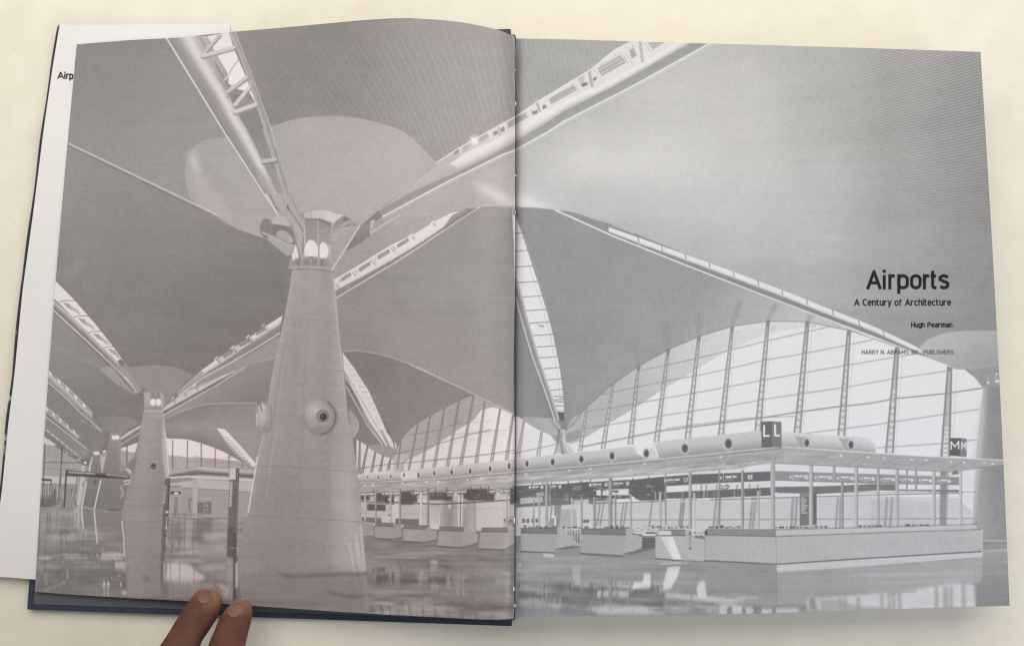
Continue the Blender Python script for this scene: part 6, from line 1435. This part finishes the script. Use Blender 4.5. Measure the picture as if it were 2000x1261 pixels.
def build_book():
    book = empty("open_book", "open hardback book about airports, black and white terminal photograph across both pages", "book", (at(1003, 640, 0).x, at(1003, 640, 0).y, 0))
    cloth, nt, b = new_mat("navy_cloth", (.010, .018, .055), .55, .35)
    w = nd(nt, 'ShaderNodeTexNoise', Scale=700.0, Detail=2.0); tc = nd(nt, 'ShaderNodeTexCoord'); nt.links.new(tc.outputs['Object'], w.inputs['Vector'])
    r = ramp(nt, w.outputs['Fac'], [(.3, (.026, .034, .066)), (.7, (.044, .055, .098))]); nt.links.new(r.outputs[0], b.inputs['Base Color'])
    bp = nd(nt, 'ShaderNodeBump', Strength=.4, Distance=.0003); nt.links.new(w.outputs['Fac'], bp.inputs['Height']); nt.links.new(bp.outputs['Normal'], b.inputs['Normal'])
    edge, nt, b = new_mat("page_edges", (.72, .70, .66), .8, .2)
    wv = nd(nt, 'ShaderNodeTexWave', Scale=900.0, bands_direction='Z'); tc = nd(nt, 'ShaderNodeTexCoord'); nt.links.new(tc.outputs['Object'], wv.inputs['Vector'])
    r = ramp(nt, wv.outputs['Fac'], [(0, (.55, .53, .5)), (1, (.75, .73, .7))]); nt.links.new(r.outputs[0], b.inputs['Base Color'])
    grey, nt, b = new_mat("slate_endpaper", (.098, .104, .125), .5, .4); noise_bump(nt, b, 500, .1, .0002)
    # covers
    prism("front_board", [(137, 92), (998, 56), (1000, 1222.5), (52, 1190)], .0008, .0036, cloth, book, .0008)
    prism("back_board", [(1004, 106), (1886, 128), (1936, 1166), (1004, 1186)], .0008, .0036, cloth, book, .0008)
    prism("endpaper", [(145, 105), (990, 70), (996, 1210), (66, 1179)], .0037, .0040, grey, book, 0)
    # spine between the boards
    s0, s1 = at(1004, 92, .003), at(1004, 1195, .003)
    V, Fc = [], []
    for j in range(13):
        an = math.pi * j / 12
        for p in (s0, s1): V.append(Vector((p.x - .006 * math.cos(an), p.y, .0022 - .0016 * math.sin(an))))
    for j in range(12): Fc.append((2 * j, 2 * j + 1, 2 * j + 3, 2 * j + 2))
    keep(link("spine", V, Fc, cloth), book)
    # leaves under the two open pages
    prism("page_block", [(1016, 96), (1888, 121), (1944, 1161), (1016, 1184)], .0038, .0195, edge, book, .0004)
    sheet("leaf", lambda s, t: left_px(.004 + s * .99, .003 + .994 * t), lambda s, t: left_height(s, t) - .0007, edge, book, (0, 0, 2000, 1261), thick=.0002, ns=50, nt_=30)
    # printed pages
    il = paper_image("left_print", 40, 20, 1010, 1230, light_on_page, TINT_L)
    ir = paper_image("right_print", 1000, 50, 1990, 1220, light_on_page, TINT_R)
    pl = sheet("left_page", left_px, left_height, page_material("coated_paper_left", il), book, (40, 20, 1010, 1230))
    pr = sheet("right_page", right_px, right_height, page_material("coated_paper_right", ir), book, (1000, 50, 1990, 1220))
    pl["label"] = "left page with the big tapering column"; pr["label"] = "right page with the title Airports and the check-in desks"
    # darkness of the gutter gap, built as a black strand with hooked ends
    blk, nt, b = new_mat("gutter_gap_black", (.012, .011, .012), .6, .4)
    P = [(1000.5, 75), (1000.8, 71.5), (1002.5, 69.2), (1005, 69.8), (1006.6, 72.5), (1006.5, 78)]
    rs = np.random.RandomState(4)
    for k in range(46): P.append((1006.0 + rs.uniform(-.5, .5) * (1 if k % 5 == 0 else .3) - (1.6 if 15 < k < 30 else .6) * .6, 84 + k * 24.6))
    P += [(1004.8, 1203), (1005.6, 1207), (1003.6, 1210), (1000.8, 1208.6), (999.8, 1206.6)]
    R = []
    for k, (x, y) in enumerate(P):
        R.append(.00032 if k < 6 or k > len(P) - 6 else .00024 * (1 - .38 * math.sin(math.pi * (y - 80) / 1130)) * rs.uniform(.85, 1.12))
    tube("gutter_gap_strand", [at(x, y, .0246) for x, y in P], R, blk, book)
    wht, nt, b = new_mat("torn_paper", (.8, .79, .77), .8, .2)
    for x, y, a_, b_ in ((1005.6, 137, .0004, .0008), (1006.4, 203, .00045, .0012), (1007, 343, .00035, .0005), (1003.8, 409, .0006, .0022), (1006, 415, .0003, .001), (1004.5, 1016, .0003, .0014), (1003.5, 1150, .0003, .001), (1005.4, 1182, .0003, .0007)):
        bm = bmesh.new(); bmesh.ops.create_icosphere(bm, subdivisions=2, radius=1)
        for v in bm.verts: v.co = Vector((v.co.x * a_ * (1 + .3 * math.sin(9 * v.co.y)), v.co.y * b_, v.co.z * .0003)) + at(x, y, .0249)
        me = bpy.data.meshes.new("paper_scrap"); bm.to_mesh(me); bm.free(); me.materials.append(wht)
        o = bpy.data.objects.new("paper_scrap", me); sc.collection.objects.link(o); keep(o, book)

# ---------------------------------------------------------------- the dust jacket, its flap lying over the front board
def build_jacket():
    jk = empty("dust_jacket", "white dust jacket flap showing beyond the left page, dark outer face along its fold", "dust jacket", (at(60, 600, 0).x, at(60, 600, 0).y, 0))
    m, nt, b = new_mat("white_jacket_paper", (.77, .775, .79), .42, .4)
    tc = nd(nt, 'ShaderNodeTexCoord'); n = nd(nt, 'ShaderNodeTexNoise', Scale=14.0, Detail=3.0); nt.links.new(tc.outputs['Object'], n.inputs['Vector'])
    r = ramp(nt, n.outputs['Fac'], [(.3, (.74, .748, .775)), (.7, (.79, .797, .825))]); nt.links.new(r.outputs[0], b.inputs['Base Color'])
    # flap grid between its fold (left) and free edge (right, hidden by the page)
    LE = [(116.5, 49), (103, 130), (85, 255), (65, 415), (44, 567), (28, 733), (17, 820), (5, 945), (-8, 1050), (-17, 1124)]
    RE = [(446, 47.5), (440, 300), (436, 700), (432, 900), (430, 1160)]
    def px(s, t):
        ax, ay = along(LE, t); bx, by = along(RE, t)
        return ax + (bx - ax) * s, ay + (by - ay) * s
    def h(s, t): return .0050 + .0010 * math.exp(-s * 14) * 0 + .0004 * math.sin(9 * t) * (1 - s)
    sheet("flap", px, h, m, jk, (0, 0, 2000, 1261), thick=.0002, ns=24, nt_=40)
    dk, nt, b = new_mat("printed_jacket_face", (.02, .022, .045), .4, .5)
    tc = nd(nt, 'ShaderNodeTexCoord'); n = nd(nt, 'ShaderNodeTexNoise', Scale=70.0, Detail=4.0); nt.links.new(tc.outputs['Object'], n.inputs['Vector'])
    r = ramp(nt, n.outputs['Fac'], [(.0, (.018, .02, .04)), (.60, (.03, .034, .06)), (.66, (.6, .6, .6))]); nt.links.new(r.outputs[0], b.inputs['Base Color'])
    # outer face, under the board, with its rounded fold
    V, Fc = [], []; N = 60; K = 8
    for j in range(N + 1):
        t = j / N; x, y = px(0, t); top = at(x, y, .0047 + .0004 * math.sin(9 * t)); x2, y2 = px(.9, t); low = at(x2, y2, .0004)
        wd = .0007 * (.6 + .4 * min(1, t * 3)) + .0002 * math.sin(t * 37)
        for k in range(K + 1):
            an = math.pi * k / K
            V.append(Vector((top.x - (wd + .0016) * math.sin(an), top.y, (top.z + .0004) / 2 + (top.z - .0004) / 2 * math.cos(an))))
        V.append(low)
    w = K + 2
    for j in range(N):
        for k in range(w - 1): a = j * w + k; Fc.append((a, a + 1, a + w + 1, a + w))
    keep(link("outer_face", V, Fc, dk), jk)
    # lettering on the flap
    ink, nt, b = new_mat("black_ink", (.022, .021, .021), .5, .3)
    Vt, Ft = [], []
    def stroke(pts, wpx):
        for (xa, ya), (xb, yb) in zip(pts[:-1], pts[1:]):
            A = Vector((xa, ya)); B = Vector((xb, yb)); d = (B - A)
            if d.length < 1e-6: continue
            d = d.normalized() * (wpx * .28); n_ = Vector((-d.y, d.x)).normalized() * wpx / 2
            k = len(Vt)
            for q in (A - d + n_, A - d - n_, B + d - n_, B + d + n_): Vt.append(at(q.x, q.y, .00545))
            Ft.append((k, k + 1, k + 2, k + 3))
    for ch, x0, x1, yb in (('A', 113.0, 124.0, 153.2), ('i', 126.6, 126.6, 153.4), ('r', 130.2, 133.6, 153.6), ('p', 136.4, 141.8, 153.8)):
        ww, st = GL[ch]; kx = (x1 - x0) / ww if ww else 1
        for q in st:
            pts = [(x0 + gx * kx, yb - gy * 11.6) for gx, gy in q]
            if ch == 'i' and len(q) == 2 and q[0][1] > .9: pts = [(x0, yb - 11.4), (x0, yb - 12.4)]
            stroke(pts, 2.4)
    o = link("printed_word", Vt, Ft, ink, shade=False); keep(o, jk)
    # thicken the lettering a hair so that it is not paper-thin
    bm = bmesh.new(); bm.from_mesh(o.data); bmesh.ops.solidify(bm, geom=bm.faces[:], thickness=.00005); bm.to_mesh(o.data); bm.free()
    # the free corner of the flap that pokes out above the page
    prism("flap_corner", [(444, 47.5), (449, 47.5), (449, 66), (444, 66)], .0040, .0052, m, jk, 0)

# ---------------------------------------------------------------- the hand
def build_hand():
    skin, nt, b = new_mat("brown_skin", (.2, .09, .06), .62, .25)
    b.inputs['Subsurface Weight'].default_value = .06; b.inputs['Subsurface Radius'].default_value = (.004, .0015, .0008); b.inputs['Subsurface Scale'].default_value = .5
    tc = nd(nt, 'ShaderNodeTexCoord'); n = nd(nt, 'ShaderNodeTexNoise', Scale=90.0, Detail=5.0); nt.links.new(tc.outputs['Object'], n.inputs['Vector'])
    at_ = nd(nt, 'ShaderNodeAttribute'); at_.attribute_name = "tip"
    r1 = ramp(nt, n.outputs['Fac'], [(.3, SKIN_A), (.7, SKIN_B)])
    mx = nd(nt, 'ShaderNodeMix', data_type='RGBA'); nt.links.new(at_.outputs['Fac'], mx.inputs['Factor']); nt.links.new(r1.outputs[0], mx.inputs['A']); mx.inputs['B'].default_value = (*SKIN_TIP, 1)
    nt.links.new(mx.outputs['Result'], b.inputs['Base Color'])
    v1 = nd(nt, 'ShaderNodeTexNoise', Scale=1400.0, Detail=3.0); nt.links.new(tc.outputs['Object'], v1.inputs['Vector'])
    bp = nd(nt, 'ShaderNodeBump', Strength=.45, Distance=.0004); vs = nd(nt, 'ShaderNodeTexVoronoi', Scale=1500.0); nt.links.new(tc.outputs['Object'], vs.inputs['Vector']); ad = nd(nt, 'ShaderNodeMath', operation='ADD'); nt.links.new(v1.outputs['Fac'], ad.inputs[0]); nt.links.new(vs.outputs['Distance'], ad.inputs[1]); nt.links.new(ad.outputs[0], bp.inputs['Height']); nt.links.new(bp.outputs['Normal'], b.inputs['Normal'])
    # chains of (point, half width, half thickness); the first two are the fingers in view
    def P(x, y, z): return at(x, y, z)
    def rad(wpx, z): return wpx / 2 / F_PX * (CAM.z - z) / math.cos(TILT)
    fa = [((414, 1152), 24, .0165), ((410, 1162), 50, .0172), ((403.5, 1175), 58, .0182), ((395, 1192), 62, .0200), ((381.5, 1212), 64, .0228), ((366, 1236), 62, .0262), ((352, 1263), 67, .0300), ((322, 1310), 71, .037), ((300, 1345), 76, .042), ((262, 1400), 76, .049), ((215, 1470), 82, .052), ((190, 1520), 88, .050)]
    fb = [((470, 1172), 24, .0165), ((470.5, 1181), 44, .0172), ((467.5, 1193), 51, .0182), ((460.5, 1210), 58, .0198), ((452.5, 1232), 61, .0226), ((444, 1258), 66, .0262), ((436, 1290), 71, .031), ((424, 1330), 76, .037), ((408, 1380), 78, .043), ((390, 1440), 84, .047), ((370, 1520), 92, .049)]
    V, Fc = [], []
    def loft(chain, flat=.86, seg=28):
        C = [(P(x, y, zz), rad(w, zz)) for (x, y), w, zz in chain]
        # resample
        D = [0]
        for i in range(1, len(C)): D.append(D[-1] + (C[i][0] - C[i - 1][0]).length)
        n = int(D[-1] / .0012)
        base = len(V); rings = 0; fixed = Vector((0, 0, 1))
        for q in range(n + 1):
            d = D[-1] * q / n; i = min(len(D) - 2, max(j for j in range(len(D)) if D[j] <= d + 1e-9)); u = (d - D[i]) / (D[i + 1] - D[i])
            p = C[i][0].lerp(C[i + 1][0], u); r_ = C[i][1] + (C[i + 1][1] - C[i][1]) * u
            dr = (C[i + 1][0] - C[i][0]).normalized(); sx = dr.cross(fixed).normalized(); up = sx.cross(dr)
            for k in range(seg):
                an = 2 * math.pi * k / seg; V.append(p + sx * (r_ * math.cos(an)) + up * (r_ * flat * math.sin(an)))
            rings += 1
        for q in range(rings - 1):
            for k in range(seg):
                k2 = (k + 1) % seg; a = base + q * seg
                Fc.append((a + k, a + k2, a + seg + k2, a + seg + k))
        Fc.append(tuple(base + k for k in range(seg))[::-1]); Fc.append(tuple(base + (rings - 1) * seg + k for k in range(seg)))
        return C
    loft(fa); loft(fb)
    # the rest of the hand lies outside the photograph: two curled fingers, thumb, palm, wrist
    pa, pb = P(190, 1520, .050), P(370, 1520, .049)
    ax = (pb - pa).normalized(); back = (pa - P(300, 1345, .042)).normalized(); back = (back + (pb - P(424, 1330, .037)).normalized()).normalized()
    def world_loft(pts, rr, flat=.86, seg=24):
        base = len(V); fixed = Vector((0, 0, 1)); pr = None
        Q = []; R_ = []
        for i in range(len(pts) - 1):
            for q in range(10): Q.append(pts[i].lerp(pts[i + 1], q / 10)); R_.append(rr[i] + (rr[i + 1] - rr[i]) * q / 10)
        Q.append(pts[-1]); R_.append(rr[-1])
        for i, p in enumerate(Q):
            d = (Q[min(i + 3, len(Q) - 1)] - Q[max(0, i - 3)]).normalized(); sx = d.cross(fixed)
            if sx.length < .2: sx = ax.copy()
            sx.normalize(); up = sx.cross(d)
            for k in range(seg): an = 2 * math.pi * k / seg; V.append(p + sx * (R_[i] * math.cos(an)) + up * (R_[i] * flat * math.sin(an)))
        for q in range(len(Q) - 1):
            for k in range(seg): k2 = (k + 1) % seg; a = base + q * seg; Fc.append((a + k, a + k2, a + seg + k2, a + seg + k))
        Fc.append(tuple(base + k for k in range(seg))[::-1]); Fc.append(tuple(base + (len(Q) - 1) * seg + k for k in range(seg)))
    kn = (pa + pb) / 2
    dn = Vector((0, 0, -1))
    r0 = pa - ax * .021 + back * .008; l0 = r0 - ax * .018 + back * .012
    for base_, L in ((r0, 1.0), (l0, .82)):      # ring and little finger, curled in
        world_loft([base_ + back * .012, base_ - back * .018 * L + dn * .004, base_ - back * .034 * L + dn * .016, base_ - back * .022 * L + dn * .030, base_ - back * .006 + dn * .030], [.0105, .010, .0092, .0085, .0065])
    t0 = pb + ax * .012 + back * .045 + dn * .008
    world_loft([t0, t0 + ax * .022 - back * .012 + dn * .006, t0 + ax * .034 - back * .036 + dn * .014, t0 + ax * .036 - back * .058 + dn * .018], [.016, .0135, .0115, .0085])
    for o_, r_ in ((-.039, .012), (-.021, .0125), (-.003, .013), (.018, .013), (.036, .0125)):  # knuckle to wrist
        s = kn + ax * o_; world_loft([s - back * .004 + back * .006 * (abs(o_) > .02), s + back * .04 + ax * (-o_ * .12), s + back * .085 + ax * (-o_ * .45)], [r_, r_ * 1.15, r_ * 1.2], 1.0)
    world_loft([kn + back * .07, kn + back * .11, kn + back * .17], [.026, .027, .030], .75, 32)
    me = bpy.data.meshes.new("hand"); me.from_pydata([tuple(v) for v in V], [], Fc); me.update()
    tmp = bpy.data.objects.new("hand_draft", me); sc.collection.objects.link(tmp)
    md = tmp.modifiers.new("r", 'REMESH'); md.mode = 'VOXEL'; md.voxel_size = .0009; md.adaptivity = 0
    ms = tmp.modifiers.new("s", 'SMOOTH'); ms.factor = .6; ms.iterations = 6
    dg = bpy.context.evaluated_depsgraph_get(); ev = tmp.evaluated_get(dg)
    me2 = bpy.data.meshes.new_from_object(ev, depsgraph=dg)
    bpy.data.objects.remove(tmp)
    me2.name = "hand"
    # creases behind the nails, over the joints, and nail beds
    N = len(me2.vertices); co = np.empty(N * 3); me2.vertices.foreach_get('co', co); co = co.reshape(-1, 3)
    nr = np.empty(N * 3); me2.vertices.foreach_get('normal', nr); nr = nr.reshape(-1, 3)
    tip = np.zeros(N)
    def frame(a, b):
        A = np.array(P(*a)); B = np.array(P(*b)); d = (B - A) / np.linalg.norm(B - A); s = np.cross(d, [0, 0, 1]); s /= np.linalg.norm(s); return A, d, s
    for (a, b, nailc, nl) in ((((414, 1149), .0165), ((351, 1263), .0300), .0042, 0), (((470, 1169), .0165), ((448, 1258), .0262), .0046, 1)):
        A, d, s = frame((*a[0], a[1]), (*b[0], b[1]))
        rel = co - A; u = rel @ d; w = rel @ s; near = (np.abs(w) < .012) & (u > -.003) & (u < .06) & (nr[:, 2] > .1)
        top = np.clip(nr[:, 2], 0, 1)
        for uc, amp, wd in ((.0095, .00022, .0005), (.0150, .0003, .0006), (.0168, .0005, .0007), (.0186, .0004, .0006), (.0206, .0003, .0006), (.0235, .0002, .0006)):
            q = np.exp(-((u - uc - .0012 * np.sin(w * 500)) / wd) ** 2) * near * top
            co[:, :] -= nr * (q * amp * 1.5)[:, None]
        q = np.exp(-((u - .0185) / .005) ** 2) * near * top; co += nr * (q * .0005)[:, None]
        # hollow for the nail
        nc = .0038; q = (np.abs(u - nc) < .0050) & (np.abs(w) < .0058) & near
        e = np.exp(-(((u - nc) / .0045) ** 4 + (w / .0052) ** 4)); co -= nr * (e * near * .00025)[:, None]
        g = np.exp(-((np.sqrt(((u - nc - .0006) / .0042) ** 2 + (w / .0052) ** 2) - 1.0) / .07) ** 2) * (u > nc - .001); co -= nr * (g * near * .00028)[:, None]
        t_ = np.clip(1 - (u - .001) / .008, 0, 1) * ((np.abs(w) < .014) & (u < .03) & (u > -.01)); tip = np.maximum(tip, t_)
    me2.vertices.foreach_set('co', co.ravel())
    at2 = me2.attributes.new("tip", 'FLOAT', 'POINT'); at2.data.foreach_set('value', tip.astype(np.float32))
    me2.materials.clear(); me2.materials.append(skin)
    for p in me2.polygons: p.use_smooth = True
    me2.update()
    hand = bpy.data.objects.new("hand", me2); sc.collection.objects.link(hand)
    hand["label"] = "brown hand whose first two fingertips press the foot of the left page"; hand["category"] = "hand"
    # nails
    nm, nt, b = new_mat("fingernail", NAIL, .5, .35)
    tc = nd(nt, 'ShaderNodeTexCoord'); n = nd(nt, 'ShaderNodeTexNoise', Scale=260.0, Detail=2.0); nt.links.new(tc.outputs['Object'], n.inputs['Vector'])
    r = ramp(nt, n.outputs['Fac'], [(.3, tuple(c * .9 for c in NAIL)), (.7, tuple(c * 1.08 for c in NAIL))]); nt.links.new(r.outputs[0], b.inputs['Base Color'])
    from mathutils.bvhtree import BVHTree
    bv = BVHTree.FromPolygons([tuple(c) for c in co], [tuple(p.vertices) for p in me2.polygons])
    for a, b_, uc, hw, hl in (((414, 1149, .0165), (351, 1263, .0300), .0034, .0041, .0028), ((470, 1169, .0165), (448, 1258, .0262), .0042, .0042, .0032)):
        A, d, s = frame(a, b_)
        S_, Z_ = [], []
        for uu in np.linspace(-.6, 1, 9):
            for w in np.linspace(-.75, .75, 9):
                p = Vector(A + d * (uc + uu * hl) + s * (w * hw)); hit = bv.ray_cast(p + Vector((0, 0, .04)), Vector((0, 0, -1)))[0]
                if hit is not None: S_.append([1, uu, w, uu * uu, w * w, uu * w]); Z_.append(hit.z)
        cf = np.linalg.lstsq(np.array(S_), np.array(Z_), rcond=None)[0]
        V2, F2 = [], []; n1, n2 = 16, 14
        for i in range(n1 + 1):
            for j in range(n2 + 1):
                u = -1 + 2 * i / n1; w = -1 + 2 * j / n2
                # squircle nail outline, rounder at the root
                f = math.sqrt(max(.12, 1 - .80 * abs(u) ** 4))
                uu = u * (1 - .30 * abs(w) ** 3)
                q = Vector(A + d * (uc + uu * hl) + s * (w * hw * f))
                zz = float(np.dot([1, uu, w, uu * uu, w * w, uu * w], cf))
                edge = min(1, (abs(u) ** 3 + abs(w) ** 3) ** (1 / 3))
                V2.append(Vector((q.x, q.y, zz + .00030 * (1 - edge ** 4) + .00022 - .0006 * max(0, edge - .93) / .07)))
        for i in range(n1):
            for j in range(n2): k = i * (n2 + 1) + j; F2.append((k, k + 1, k + n2 + 2, k + n2 + 1))
        o = link("fingernail", V2, F2, nm)
        bm = bmesh.new(); bm.from_mesh(o.data); bmesh.ops.recalc_face_normals(bm, faces=bm.faces); bmesh.ops.solidify(bm, geom=bm.faces[:], thickness=.0004); bm.to_mesh(o.data); bm.free()
        for p in o.data.polygons: p.use_smooth = True
        o.parent = hand

SKIN_A = (.092, .037, .027); SKIN_B = (.152, .066, .048); SKIN_TIP = (.29, .145, .085); NAIL = (.20, .10, .082)
PINK = lambda X, Y: np.exp(-((X - 560) / 330) ** 2 - ((Y - 980) / 330) ** 2)   # print colour a touch rosier around this point
TINT_L = lambda X, Y: (1.022 + .020 * PINK(X, Y), .986 - .012 * PINK(X, Y), .973 + 0 * X)
TINT_R = lambda X, Y: (1.0 + 0 * X, .992 + 0 * X, .985 + .028 * np.clip((Y - 300) / 600, 0, 1))
LIGHT_FIT = lambda u, v: (1.0 + .03 * u - .125 * v, .957 + .035 * u - .115 * v, .885 + .042 * u - .09 * v)  # falloff of the room light, countered in the print colour
#@@FIT
draw_print()
build_book(); build_jacket(); build_hand()
